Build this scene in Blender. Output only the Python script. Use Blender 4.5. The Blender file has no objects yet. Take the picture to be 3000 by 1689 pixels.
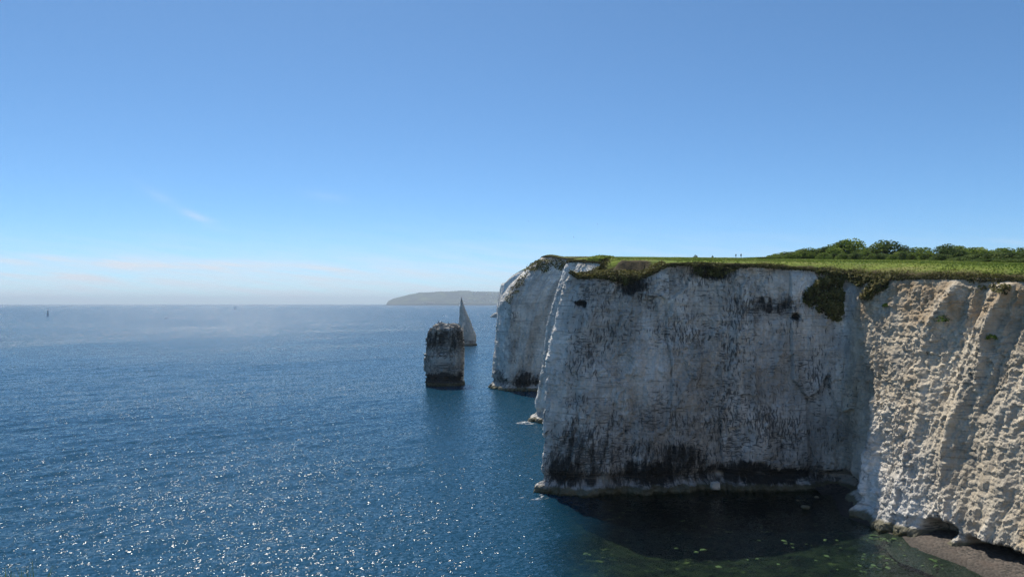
import bpy, bmesh, math, random
import numpy as np
from mathutils import Vector, Matrix
from mathutils.geometry import delaunay_2d_cdt

R = math.radians
S = bpy.context.scene
COL = S.collection
rng = np.random.default_rng(7)
random.seed(7)

# ------------------------------------------------------------------ camera, sky, sun, exposure
F, CX, HY, HC = 2142.0, 1500.0, 889.0, 30.0          # photo focal length (px), centre, horizon row, eye height
cam = bpy.data.objects.new('camera', bpy.data.cameras.new('camera'))
COL.objects.link(cam); S.camera = cam
cam.location = (0, 0, HC); cam.rotation_euler = (R(90), 0, 0)
cam.data.sensor_width = 36; cam.data.lens = 36 * F / 3000
cam.data.shift_y = (HY - 844.5) / 3000
cam.data.clip_start = 0.1; cam.data.clip_end = 200000

SUN_AZ, SUN_EL = -20.0, 57.0
sd = Vector((math.sin(R(SUN_AZ)) * math.cos(R(SUN_EL)), math.cos(R(SUN_AZ)) * math.cos(R(SUN_EL)), math.sin(R(SUN_EL))))
sun = bpy.data.objects.new('sun', bpy.data.lights.new('sun', 'SUN'))
COL.objects.link(sun); sun.location = (0, 0, 200)
sun.rotation_euler = sd.to_track_quat('Z', 'Y').to_euler()
sun.data.energy = 4.6; sun.data.angle = R(0.53); sun.data.color = (1.0, 0.93, 0.82)

W = bpy.data.worlds.new('World'); S.world = W; W.use_nodes = True
SKY_TINT = (.72, .94, .95, 1)                       # a clear, deep-blue day
def sky_nodes():
    nt = W.node_tree; nt.nodes.clear(); L = nt.links.new
    out = nt.nodes.new('ShaderNodeOutputWorld'); bg = nt.nodes.new('ShaderNodeBackground')
    sky = nt.nodes.new('ShaderNodeTexSky'); sky.sky_type = 'NISHITA'; sky.sun_disc = False
    sky.sun_elevation = R(SUN_EL); sky.sun_rotation = R(SUN_AZ)
    sky.air_density = 1.0; sky.dust_density = 6.0; sky.ozone_density = 6.0; sky.altitude = 4000
    bg.inputs['Strength'].default_value = 0.134
    # thin cirrus: soft streaks, plus a wide milky horizon haze painted into the sky colour, thinned by stretched noise
    tc = nt.nodes.new('ShaderNodeTexCoord'); sep = nt.nodes.new('ShaderNodeSeparateXYZ')
    L(tc.outputs['Generated'], sep.inputs[0])
    def m(op, a, b=None, c=None):
        n = nt.nodes.new('ShaderNodeMath'); n.operation = op
        for i, v in enumerate((a, b, c)):
            if v is None: continue
            if isinstance(v, (int, float)): n.inputs[i].default_value = v
            else: L(v, n.inputs[i])
        return n.outputs[0]
    h = m('DIVIDE', sep.outputs[0], sep.outputs[1]); e = m('DIVIDE', sep.outputs[2], sep.outputs[1])
    cmb = nt.nodes.new('ShaderNodeCombineXYZ')
    L(m('MULTIPLY', h, 9.0), cmb.inputs[0]); L(m('MULTIPLY', m('ADD', e, m('MULTIPLY', h, 0.12)), 95.0), cmb.inputs[1])
    nz = nt.nodes.new('ShaderNodeTexNoise'); nz.inputs['Scale'].default_value = 1.0; nz.inputs['Detail'].default_value = 5
    L(cmb.outputs[0], nz.inputs['Vector'])
    tot = None
    for (hx, hy, rx, ry, sl, k) in [(-.438, .1225, .017, .0052, -.42, .55), (-.417, .112, .019, .006, -.3, .6), (-.48, .145, .035, .008, -.6, .25),
                                    (-.49, .054, .24, .0075, -.035, 1.3), (-.62, .038, .12, .004, -.05, 1.0), (-.35, .012, 1.6, .058, 0, 1.7), (.69, .086, .05, .006, 0, .3), (-.25, .145, .03, .006, -.15, .25)]:
        dx = m('SUBTRACT', h, hx); dy = m('SUBTRACT', m('SUBTRACT', e, hy), m('MULTIPLY', dx, sl))
        q = m('ADD', m('POWER', m('DIVIDE', dx, rx), 2.0), m('POWER', m('DIVIDE', dy, ry), 2.0))
        g = m('MULTIPLY', m('EXPONENT', m('MULTIPLY', q, -1.0)), k)
        tot = g if tot is None else m('ADD', tot, g)
    f = m('MULTIPLY', m('MULTIPLY', tot, m('GREATER_THAN', sep.outputs[1], 0.0)), m('MULTIPLY', m('SUBTRACT', nz.outputs[0], 0.18), 1.1))
    mx = nt.nodes.new('ShaderNodeMix'); mx.data_type = 'RGBA'; mx.clamp_factor = True
    tn = nt.nodes.new('ShaderNodeMix'); tn.data_type = 'RGBA'; tn.blend_type = 'MULTIPLY'; tn.inputs[0].default_value = 1.0
    L(sky.outputs[0], tn.inputs[6]); tn.inputs[7].default_value = SKY_TINT
    L(f, mx.inputs[0]); L(tn.outputs[2], mx.inputs[6]); mx.inputs[7].default_value = (5.35, 5.85, 6.45, 1)
    L(mx.outputs[2], bg.inputs['Color']); L(bg.outputs[0], out.inputs['Surface'])
sky_nodes()
S.view_settings.view_transform = 'Standard'; S.view_settings.look = 'None'
S.view_settings.exposure = 0.13; S.view_settings.gamma = 1.0; S.view_settings.use_curve_mapping = False
S.cycles.max_bounces = 6; S.cycles.diffuse_bounces = 3; S.cycles.glossy_bounces = 2; S.cycles.transparent_max_bounces = 12
S.cycles.volume_bounces = 0; S.cycles.caustics_reflective = False; S.cycles.caustics_refractive = False
S.cycles.sample_clamp_direct = 12.0; S.cycles.use_denoising = True; S.cycles.denoiser = 'OPENIMAGEDENOISE'; S.cycles.denoising_input_passes = 'RGB_ALBEDO_NORMAL'; S.cycles.denoising_prefilter = 'FAST'

# ------------------------------------------------------------------ helpers
def px(x, y, Y):                                    # a photo pixel at a distance, as a point (design aid)
    return ((x - CX) * Y / F, Y, HC + (HY - y) * Y / F)
def gy(y, z=0.0): return F * (HC - z) / (y - HY)    # distance of a level point seen in photo row y
def sstep(a, b, x):
    t = np.clip((np.asarray(x, float) - a) / (b - a), 0, 1); return t * t * (3 - 2 * t)
_perm = np.random.default_rng(3).permutation(256); _perm = np.concatenate([_perm, _perm])
_grad = np.random.default_rng(4).normal(size=(256, 3)); _grad /= np.linalg.norm(_grad, axis=1)[:, None]
def perlin(x, y, z):
    x, y, z = np.broadcast_arrays(np.asarray(x, float), np.asarray(y, float), np.asarray(z, float))
    xi, yi, zi = np.floor(x).astype(int), np.floor(y).astype(int), np.floor(z).astype(int)
    xf, yf, zf = x - xi, y - yi, z - zi
    u, v, w = (t * t * t * (t * (t * 6 - 15) + 10) for t in (xf, yf, zf))
    def g(i, j, k):
        h = _perm[(_perm[(_perm[(xi + i) & 255] + yi + j) & 255] + zi + k) & 255]
        q = _grad[h]; return q[..., 0] * (xf - i) + q[..., 1] * (yf - j) + q[..., 2] * (zf - k)
    def lp(a, b, t): return a + (b - a) * t
    return 1.5 * lp(lp(lp(g(0, 0, 0), g(1, 0, 0), u), lp(g(0, 1, 0), g(1, 1, 0), u), v),
                    lp(lp(g(0, 0, 1), g(1, 0, 1), u), lp(g(0, 1, 1), g(1, 1, 1), u), v), w)
def fbm(x, y, z, o=3, ridged=False):
    s = 0; a = 1.0; t = 0
    for i in range(o):
        n = perlin(x * 2 ** i + 17.3 * i, y * 2 ** i + 5.1 * i, z * 2 ** i + 9.7 * i)
        s = s + a * ((1 - 2 * np.abs(n)) if ridged else n); t += a; a *= .5
    return s / t
def facets(a, b, seed, tilt=.9):                      # broken-rock cells: each cell its own step and slope
    ai, bi = np.floor(a).astype(int), np.floor(b).astype(int); best = np.full(a.shape, 9.); val = np.zeros(a.shape)
    for i in (-1, 0, 1):
        for j in (-1, 0, 1):
            h = _perm[(_perm[(ai + i + seed) & 255] + bi + j) & 255]; g = _grad[h]; g2 = _grad[(h * 7 + 31) & 255]
            dx = a - (ai + i + .5 + .42 * g[..., 0]); dy = b - (bi + j + .5 + .42 * g[..., 1]); q = dx * dx + dy * dy; m = q < best
            best = np.where(m, q, best); val = np.where(m, g[..., 2] * .8 + tilt * (g2[..., 0] * dx + g2[..., 1] * dy), val)
    return val
def mesh(name, V, Fc, mat=None, smooth=False, attrs=None, fattrs=None):
    V = np.asarray(V, np.float32); me = bpy.data.meshes.new(name)
    if isinstance(Fc, np.ndarray):
        k = Fc.shape[1]; me.vertices.add(len(V)); me.vertices.foreach_set('co', V.ravel())
        me.loops.add(Fc.size); me.loops.foreach_set('vertex_index', Fc.ravel().astype(np.int32))
        me.polygons.add(len(Fc)); me.polygons.foreach_set('loop_start', np.arange(0, Fc.size, k, dtype=np.int32))
        me.update(calc_edges=True)
    else:
        me.from_pydata([tuple(v) for v in V], [], Fc)
    for dom, d in (('POINT', attrs), ('FACE', fattrs)):
        for n, a in (d or {}).items():
            a = np.asarray(a, np.float32)
            if a.ndim == 2:
                at = me.attributes.new(n, 'FLOAT_VECTOR', dom); at.data.foreach_set('vector', a.ravel())
            else:
                at = me.attributes.new(n, 'FLOAT', dom); at.data.foreach_set('value', a)
    me.polygons.foreach_set('use_smooth', np.full(len(me.polygons), smooth))
    if mat: me.materials.append(mat)
    me.validate(); me.update()
    return me
def obj(name, me, parent=None, **tags):
    o = bpy.data.objects.new(name, me); COL.objects.link(o)
    if parent: o.parent = parent
    for k, v in tags.items():
        if v: o[k] = v
    return o
def thing(name, label, category, loc=(0, 0, 0), rz=0, group=None, me=None):
    o = obj(name, me, label=label, category=category, group=group)
    o.location = loc; o.rotation_euler = (0, 0, rz); return o
def dup(root, loc, rz, label, sc=(1, 1, 1), group=None):
    r = root.copy(); COL.objects.link(r); r.location = loc; r.rotation_euler = (0, 0, rz); r.scale = sc; r['label'] = label
    if group: r['group'] = group
    for ch in list(root.children):
        c = ch.copy(); COL.objects.link(c); c.parent = r
        for g in list(ch.children):
            d = g.copy(); COL.objects.link(d); d.parent = c
    return r
def gridfaces(nu, nv):
    i = np.arange(nu - 1)[:, None] * nv + np.arange(nv - 1)[None, :]
    return np.stack([i, i + nv, i + nv + 1, i + 1], -1).reshape(-1, 4)

class NT:                                            # terse node-graph builder
    def __init__(s, name):
        s.m = bpy.data.materials.new(name); s.m.use_nodes = True; s.t = s.m.node_tree; s.t.nodes.clear()
        s.out = s.t.nodes.new('ShaderNodeOutputMaterial')
    def set(s, sock, v):
        if v is None: return
        if hasattr(v, 'is_output'): s.t.links.new(v, sock)
        else: sock.default_value = (*v, 1) if isinstance(v, tuple) and len(v) == 3 and sock.type == 'RGBA' else v
    def n(s, typ, **kw):
        nd = s.t.nodes.new('ShaderNode' + typ)
        for k, v in kw.items():
            if k.startswith('_'): setattr(nd, k[1:], v)
            else: s.set(nd.inputs[k.replace('__', ' ')], v)
        return nd
    def math(s, op, a, b=None, c=None, clamp=False):
        nd = s.t.nodes.new('ShaderNodeMath'); nd.operation = op; nd.use_clamp = clamp
        for i, v in enumerate((a, b, c)): s.set(nd.inputs[i], v)
        return nd.outputs[0]
    def vm(s, op, a, b=None, sc=None):
        nd = s.t.nodes.new('ShaderNodeVectorMath'); nd.operation = op
        s.set(nd.inputs[0], a); s.set(nd.inputs[1], b)
        if sc is not None: s.set(nd.inputs['Scale'], sc)
        return nd.outputs[0]
    def attr(s, name, out='Fac'):
        nd = s.t.nodes.new('ShaderNodeAttribute'); nd.attribute_name = name; return nd.outputs[out]
    def mix(s, f, a, b):
        nd = s.t.nodes.new('ShaderNodeMix'); nd.data_type = 'RGBA'; nd.clamp_factor = True
        s.set(nd.inputs[0], f); s.set(nd.inputs[6], a); s.set(nd.inputs[7], b); return nd.outputs[2]
    def ramp(s, v, a, b, lo=0.0, hi=1.0):
        nd = s.t.nodes.new('ShaderNodeMapRange'); nd.interpolation_type = 'SMOOTHSTEP'
        for i, q in enumerate((v, a, b, lo, hi)): s.set(nd.inputs[i], q)
        return nd.outputs[0]
    def noise(s, vec, scale=1.0, detail=2.0, rough=.5, out=0):
        nd = s.n('TexNoise', Vector=vec, Scale=scale, Detail=detail, Roughness=rough); return nd.outputs[out]
    def pos(s): return s.t.nodes.new('ShaderNodeNewGeometry').outputs['Position']
    def objco(s): return s.t.nodes.new('ShaderNodeTexCoord').outputs['Object']
    def sep(s, v): return s.n('SeparateXYZ', Vector=v).outputs
    def comb(s, x=0.0, y=0.0, z=0.0): return s.n('CombineXYZ', X=x, Y=y, Z=z).outputs[0]
    def bsdf(s, **kw): return s.n('BsdfPrincipled', **kw)
    def end(s, sh, sock='Surface'): s.t.links.new(sh if hasattr(sh, 'is_output') else sh.outputs[0], s.out.inputs[sock]); return s.m
def plain(name, col, rough=.7, var=.25, scale=3.0):
    t = NT(name); f = t.noise(t.objco(), scale, 3)
    return t.end(t.bsdf(Base__Color=t.mix(f, tuple(c * (1 - var) for c in col), tuple(c * (1 + var) for c in col)), Roughness=rough))

# ------------------------------------------------------------------ materials
def chalk_material():
    t = NT('chalk'); w = t.attr('wall', 'Vector'); st = t.attr('stain_shade'); warm = t.attr('warm'); pale = t.attr('pale')
    p = t.pos(); z = t.sep(p)[2]
    big = t.noise(w, .09, 4, .6)
    streak = t.noise(t.vm('MULTIPLY', w, (1.1, .07, 1)), 1.0, 4, .6)
    base = t.mix(t.ramp(big, .3, .7), (.68, .64, .57), (.83, .805, .75))
    base = t.mix(t.math('MULTIPLY', t.ramp(streak, .46, .66), .36), base, (.33, .31, .27))
    grain = t.noise(p, 2.3, 5, .7)
    base = t.mix(t.math('MULTIPLY', t.ramp(grain, .42, .75), .35), base, (.33, .31, .27))
    base = t.vm('SCALE', base, None, t.math('ADD', 1.02, t.math('MULTIPLY', t.attr('tone'), .19)))
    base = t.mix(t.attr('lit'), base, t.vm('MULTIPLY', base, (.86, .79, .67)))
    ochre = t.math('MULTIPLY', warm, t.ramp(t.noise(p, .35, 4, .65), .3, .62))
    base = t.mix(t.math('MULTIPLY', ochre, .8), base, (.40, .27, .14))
    # lichen and flint: short dark dashes along the bedding and the joints, denser where "stain" is high
    wob = t.vm('SCALE', t.vm('SUBTRACT', t.noise(w, .5, 2, .5, 1), (.5, .5, .5)), None, 0.9)
    wv = t.vm('ADD', w, wob)
    dh = t.noise(t.vm('MULTIPLY', wv, (.95, 4.4, 1)), 1.0, 3.5, .55)
    dv = t.noise(t.vm('MULTIPLY', wv, (4.2, .8, 1)), 1.0, 3.5, .55)
    patch = t.noise(w, .13, 3, .6)
    thr = t.math('SUBTRACT', .755, t.math('ADD', t.math('MULTIPLY', st, .24), t.math('MULTIPLY', t.ramp(patch, .3, .7), .14)))
    p2 = t.ramp(t.noise(w, .22, 3, .6), .38, .62, 0.0, .13)
    d = t.math('MAXIMUM', t.math('SUBTRACT', dh, p2), t.math('SUBTRACT', dv, t.math('SUBTRACT', .10, p2)))
    dash = t.ramp(t.math('SUBTRACT', d, thr), -.015, .055)
    dash = t.math('MULTIPLY', dash, t.math('SUBTRACT', 1.0, pale))
    mott = t.noise(t.vm('MULTIPLY', w, (.22, .14, 1)), 1.0, 6, .65)
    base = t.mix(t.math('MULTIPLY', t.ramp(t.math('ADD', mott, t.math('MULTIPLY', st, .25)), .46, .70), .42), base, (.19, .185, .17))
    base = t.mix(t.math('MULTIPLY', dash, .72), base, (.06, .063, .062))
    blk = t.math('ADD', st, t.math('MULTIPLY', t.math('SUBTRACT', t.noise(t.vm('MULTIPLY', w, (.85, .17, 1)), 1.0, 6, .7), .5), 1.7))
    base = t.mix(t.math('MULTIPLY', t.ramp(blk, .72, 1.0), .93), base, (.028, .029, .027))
    bed = t.noise(t.vm('MULTIPLY', w, (.05, 1.0, 1)), 1.25, 2, .4)
    base = t.mix(t.math('MULTIPLY', t.ramp(t.math('ABSOLUTE', t.math('SUBTRACT', bed, .5)), .014, .0), .6), base, (.22, .20, .17))
    base = t.mix(t.math('MULTIPLY', pale, .9), base, (.72, .66, .56))
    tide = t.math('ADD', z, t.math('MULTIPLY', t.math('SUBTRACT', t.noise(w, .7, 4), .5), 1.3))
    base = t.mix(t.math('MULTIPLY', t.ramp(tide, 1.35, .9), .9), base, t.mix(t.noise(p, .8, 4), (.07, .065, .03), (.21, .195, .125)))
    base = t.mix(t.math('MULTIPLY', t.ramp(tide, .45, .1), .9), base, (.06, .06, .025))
    hgt = t.math('ADD', t.math('MULTIPLY', t.noise(p, 1.6, 6, .7), .6), t.math('MULTIPLY', dash, -.25))
    bump = t.n('Bump', Strength=1.0, Distance=.5, Height=hgt)
    return t.end(t.bsdf(Base__Color=base, Roughness=.92, Specular__IOR__Level=.2, Normal=bump.outputs[0]))
CHALK = chalk_material()

def grass_material():
    t = NT('clifftop_turf'); p = t.pos(); ed = t.attr('edge'); soil = t.attr('soil')
    a = t.noise(p, .12, 5, .65); b = t.noise(p, 1.3, 4, .7)
    g = t.mix(t.ramp(a, .32, .68), (.12, .18, .022), (.24, .29, .05))
    g = t.mix(t.math('MULTIPLY', t.ramp(b, .45, .7), .6), g, (.045, .075, .014))
    g = t.mix(t.math('MULTIPLY', t.ramp(t.noise(p, .07, 5, .65), .5, .68), .7), g, (.26, .24, .09))
    e = t.math('ADD', ed, t.math('MULTIPLY', t.math('SUBTRACT', t.noise(p, .6, 4, .6), .5), .8))
    g = t.mix(t.ramp(e, .35, .75), g, t.mix(b, (.045, .042, .016), (.11, .085, .04)))
    g = t.mix(t.math('MULTIPLY', soil, .95), g, t.mix(b, (.050, .040, .025), (.12, .098, .066)))
    bump = t.n('Bump', Strength=.8, Distance=.25, Height=t.noise(p, 3.0, 5, .75))
    return t.end(t.bsdf(Base__Color=g, Roughness=.95, Specular__IOR__Level=.15, Normal=bump.outputs[0]))
TURF = grass_material()

def leaf_material(name, c1, c2, c3, trans=.35):
    t = NT(name); k = t.attr('tint'); c = t.mix(t.ramp(k, 0.0, .5), c1, c2); c = t.mix(t.ramp(k, .5, 1.0), c, c3)
    a = t.bsdf(Base__Color=c, Roughness=.75, Specular__IOR__Level=.2)
    b = t.n('BsdfTranslucent', Color=c); mx = t.n('MixShader'); mx.inputs[0].default_value = trans
    t.t.links.new(a.outputs[0], mx.inputs[1]); t.t.links.new(b.outputs[0], mx.inputs[2]); return t.end(mx)
LEAF = leaf_material('scrub_leaves', (.06, .095, .018), (.15, .22, .038), (.31, .37, .08), .5)
LEAF_DARK = leaf_material('dark_leaves', (.038, .066, .020), (.088, .138, .034), (.17, .22, .06), .45)
HEATH = leaf_material('heath_leaves', (.055, .048, .022), (.125, .125, .036), (.25, .21, .075), .3)
GRASSB = leaf_material('grass_blades', (.10, .145, .022), (.19, .25, .038), (.33, .34, .09), .3)
BARK = plain('bark', (.085, .065, .045), .9)

def leaves(P, Nrm, size, seed=0, flat=.6, aspect=.7, tint=None):
    r = np.random.default_rng(seed); n = len(P); size = np.broadcast_to(size, n)
    N_ = Nrm + r.normal(size=(n, 3)) * flat; N_ /= np.linalg.norm(N_, axis=1)[:, None]
    A = np.cross(N_, r.normal(size=(n, 3))); A /= np.linalg.norm(A, axis=1)[:, None] + 1e-9; B = np.cross(N_, A)
    A = A * size[:, None] * .5; B = B * size[:, None] * .5 * aspect
    V = np.stack([P - A - B * .3, P - B, P + A + B * .2, P + B], 1).reshape(-1, 3)
    Fc = np.arange(4 * n).reshape(-1, 4)
    tint = r.random(n) if tint is None else np.clip(tint + r.normal(size=n) * .18, 0, 1)
    return V, Fc, tint

# ------------------------------------------------------------------ the coast: one cliff wall along a plan curve
#        base x, y,   top x, y,  flute block bed fine  profA profB  step brow rough
CTL = [(-60, 2, -60, -2,   .5, .3, .1, .1, 0, 0, 3.0, .6),
       (-8, 8, -6.5, 5.5,  .5, .3, .1, .1, 0, 0, 3.0, 1.3),
       (2, 6, 2, 2.0,     .5, .3, .1, .1, 0, 0, 3.0, 1.2),
       (12, 8, 13, 3,      .5, .3, .1, .1, 0, 0, 3.0, 1.0),
       (40, 22, 44, 16,    .8, .5, .1, .2, 0, 0, 2.0, 1.0),
       (60, 45, 66, 42,    .8, .8, .1, .2, 0, 0, 1.0, 1.0),
       (62, 62, 73, 60,    1.2, 1.2, .15, .35, 0, 0, .35, 1.6),
       (58.0, 75, 72.5, 76, 1.3, .80, .05, .28, 0, 0, .16, 1.8),
       (55.6, 84, 69.5, 88,  1.3, .80, .05, .28, 0, 0, .145, 1.8),
       (53.2, 90.5, 66.5, 96, 1.3, .80, .05, .28, 0, 0, .145, 1.8),
       (51, 94, 64, 103,   1.3, .80, .05, .28, 0, 0, .145, 1.8),
       (48.9, 98, 61.2, 109, 1.1, .9, .05, .30, 0, 0, .145, 2.0),
       (49, 103, 59, 114,  1.0, .9, .16, .30, 0, 0, .145, 2.2),
       (51, 110, 57, 118,  .8, .6, .12, .22, 0, 0, .145, 2.2),
       (52.8, 116, 55, 121, .5, .4, .10, .16, 0, 0, .145, 1.8),
       (48.5, 117.2, 49.5, 120.5, .5, .35, .08, .13, 0, 0, .18, 1.2),
       (39, 117, 39.5, 119.7, .9, .85, .03, .14, 0, 0, .18, .6),
       (33, 118, 33.5, 119.7, .9, .85, .03, .14, 0, 0, .18, .5),
       (25.9, 116.3, 26.5, 118.3, .9, .85, .03, .14, 0, 0, .18, .45),
       (13.2, 115, 16, 117.2, .8, .8, .03, .14, .5, 0, .18, .7),
       (7, 115.3, 11.5, 117.3, .6, .7, .03, .14, 1, 0, .18, .9),
       (4.05, 116.5, 9.6, 118.6, .55, .5, .03, .16, 1, 0, .18, .9),
       (6.5, 121, 12, 122,   .6, .5, .03, .16, 1, 0, .25, .7),
       (13, 133, 17, 134,  .5, .3, .1, .12, 0, 0, .35, .7),
       (15, 165, 20, 168,  .5, .3, .1, .12, 0, 0, .45, .7),
       (8, 183.6, 17.3, 184.5, .7, .6, .03, .2, .8, 0, .28, .7),
       (5.0, 187, 14.4, 188.5, .7, .6, .03, .2, .8, 0, .28, .7),
       (8, 193, 17.5, 195,   .5, .3, .1, .14, .5, 0, .5, .7),
       (24, 206, 28, 207,  .5, .3, .1, .14, 0, 0, .8, .7),
       (26, 238, 30, 241,  .5, .3, .1, .14, 0, 0, .8, .7),
       (9, 250.5, 23, 251, 1.0, .8, .04, .22, 0, .5, .35, .7),
       (-1.5, 252, 12, 256, 1.0, .8, .04, .22, 0, 1, .3, .7),
       (-7, 262, 10.8, 265, 1.0, .8, .04, .22, 0, 1, .35, .7),
       (-5, 277, 13, 279, 1.0, .8, .04, .22, 0, .8, .8, .7),
       (6, 320, 26, 325,   .6, .4, .1, .2, 0, .3, 2.0, .7),
       (20, 420, 40, 425,  .6, .4, .1, .2, 0, 0, 5.0, .7),
       (42, 640, 60, 645,  .6, .4, .1, .2, 0, 0, 8.0, .7)]
CTL = np.array(CTL, float)
PA = ([0, .25, .6, .855, 1], [0, .23, .38, .69, 1]); PB = ([0, .22, .54, .66, .79, .91, 1], [0, .05, .115, .14, .36, .70, 1])
def coast_curve():
    mid = (CTL[:, 0:2] + CTL[:, 2:4]) / 2; rows = []
    for i in range(len(CTL) - 1):
        a, b = CTL[i], CTL[i + 1]; p0 = CTL[max(i - 1, 0)]; p3 = CTL[min(i + 2, len(CTL) - 1)]
        Ls = np.linalg.norm(mid[i + 1] - mid[i]); n = max(2, int(Ls / ((a[10] + b[10]) / 2)))
        t = np.arange(n)[:, None] / n
        m1 = (b - p0) * .5; m2 = (p3 - a) * .5
        m1 = m1 * .7; m2 = m2 * .7
        c = (2 * t**3 - 3 * t**2 + 1) * a + (t**3 - 2 * t**2 + t) * m1 + (-2 * t**3 + 3 * t**2) * b + (t**3 - t**2) * m2
        c[:, 4:] = a[4:] + (b[4:] - a[4:]) * t
        rows.append(c)
    rows.append(CTL[-1:]); return np.vstack(rows)
CV = coast_curve()
MID = (CV[:, 0:2] + CV[:, 2:4]) / 2
U = np.concatenate([[0], np.cumsum(np.linalg.norm(np.diff(MID, axis=0), axis=1))])
TAN = np.gradient(MID, U, axis=0)
k5 = np.ones(9) / 9                                   # smooth the tangents so the wall's normal turns gently at corners
TAN = np.stack([np.convolve(np.pad(TAN[:, i], 4, mode='edge'), k5, 'valid') for i in (0, 1)], 1)
TAN /= np.linalg.norm(TAN, axis=1)[:, None]
OUT = np.stack([-TAN[:, 1], TAN[:, 0]], 1)           # towards the sea
TOP = CV[:, 2:4] + OUT * (perlin(U * .35, 3.3, 0) * .55 * np.minimum(CV[:, 6], 1) * 8 * .12 + perlin(U * 1.1, 1.3, 0) * .18)[:, None]

def edge_dist(X, Y):
    P = np.stack([X, Y], 1); d = np.empty(len(P)); k = np.empty(len(P), int)
    for s in range(0, len(P), 4000):
        q = ((P[s:s + 4000, None, :] - TOP[None]) ** 2).sum(-1); k[s:s + 4000] = q.argmin(1); d[s:s + 4000] = np.sqrt(q.min(1))
    return d, k
def zplat(X, Y, d=None, k=None):
    X = np.asarray(X, float); Y = np.asarray(Y, float)
    if d is None: d, k = edge_dist(X, Y)
    yy = np.where(Y < 330, Y, 330 + (Y - 330) * .25)
    z = 29.1 + .068 * yy - .008 * X - .95 * np.exp(-np.maximum(Y, 0) / 40) * 1.0
    z = z + .8 * np.exp(-(((X - 18.6) / 2.9) ** 2 + ((Y - 150) / 4) ** 2) ** 2)
    z = z + (.22 * fbm(X * .06, Y * .06, .5, 3) + .08 * perlin(X * .5, Y * .5, 2.2)) * sstep(0, 4, d)
    brow = CV[k, 11]
    z = z - brow * np.exp(-d / (1.0 + brow))
    led = sstep(8, 11, X) * (1 - sstep(21, 26, X)) * sstep(110, 113, Y) * (1 - sstep(128, 131, Y))
    z = z - 1.8 * led * (1 - sstep(4.2, 5.2, d + .5 * perlin(X * .4, Y * .4, 8)))
    z = z + 1.0 * np.exp(-(((X - 13) / 4) ** 2 + ((Y - 258) / 5) ** 2))
    return z
TOPZ = zplat(TOP[:, 0], TOP[:, 1], np.zeros(len(TOP)), np.arange(len(TOP)))

def proj(P): return CX + F * P[..., 0] / P[..., 1], HY - F * (P[..., 2] - HC) / P[..., 1]
# dark lichen patches on the shaded wall, shade painted dark in the caves, fresh pale scars, given where the survey photo shows them: (col, row, half width, half height, strength)
STAIN_SHADE = [(1690, 1290, 70, 90, .38), (1860, 1300, 80, 50, .35), (2230, 1300, 120, 70, .32), (1960, 1180, 60, 90, .28), (1720, 1060, 70, 60, .3), (2130, 1375, 230, 50, .33), (1690, 1390, 60, 60, .3), (2150, 1180, 250, 150, .25), (1712, 1316, 125, 110, .42), (2005, 1340, 90, 42, .55), (2060, 1330, 30, 60, .3), (1745, 1400, 120, 45, .35), (1920, 1385, 120, 48, .55), (2170, 1372, 120, 36, .62),
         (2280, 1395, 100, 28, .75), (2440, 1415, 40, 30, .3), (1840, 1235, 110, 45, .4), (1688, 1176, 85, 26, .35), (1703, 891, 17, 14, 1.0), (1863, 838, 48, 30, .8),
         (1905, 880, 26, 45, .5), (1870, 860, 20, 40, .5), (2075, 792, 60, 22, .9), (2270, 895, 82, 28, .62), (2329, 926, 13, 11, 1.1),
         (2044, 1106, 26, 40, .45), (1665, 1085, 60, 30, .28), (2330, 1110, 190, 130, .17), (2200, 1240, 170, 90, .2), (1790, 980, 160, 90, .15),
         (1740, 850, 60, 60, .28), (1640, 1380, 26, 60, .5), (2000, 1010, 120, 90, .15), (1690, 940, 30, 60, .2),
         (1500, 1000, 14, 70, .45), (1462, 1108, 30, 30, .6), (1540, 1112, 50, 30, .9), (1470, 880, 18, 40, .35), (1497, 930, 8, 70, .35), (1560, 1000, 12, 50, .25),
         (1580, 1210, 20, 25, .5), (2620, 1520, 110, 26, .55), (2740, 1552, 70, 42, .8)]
PALE = [(2108, 1386, 15, 13, 1.0), (1862, 1148, 60, 70, .5), (1768, 1404, 20, 26, .55), (1640, 1175, 20, 60, .35), (1990, 1070, 60, 50, .3), (1585, 1100, 10, 160, .5)]
def blobs(P, lst, u, z):
    x, y = proj(P); s = np.zeros(x.shape)
    wx = 16 * perlin(u * .35, z * .35, 3.3) + 8 * perlin(u * 1.2, z * 1.2, 1.3); wy = 16 * perlin(u * .35, z * .35, 7.7) + 8 * perlin(u * 1.2, z * 1.2, 5.3)
    for cx, cy, rx, ry, k in lst:
        s = np.maximum(s, k * np.exp(-np.minimum((((x + wx - cx) / rx) ** 2 + ((y + wy - cy) / ry) ** 2), 20) ** 1.5))
    return s

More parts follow.
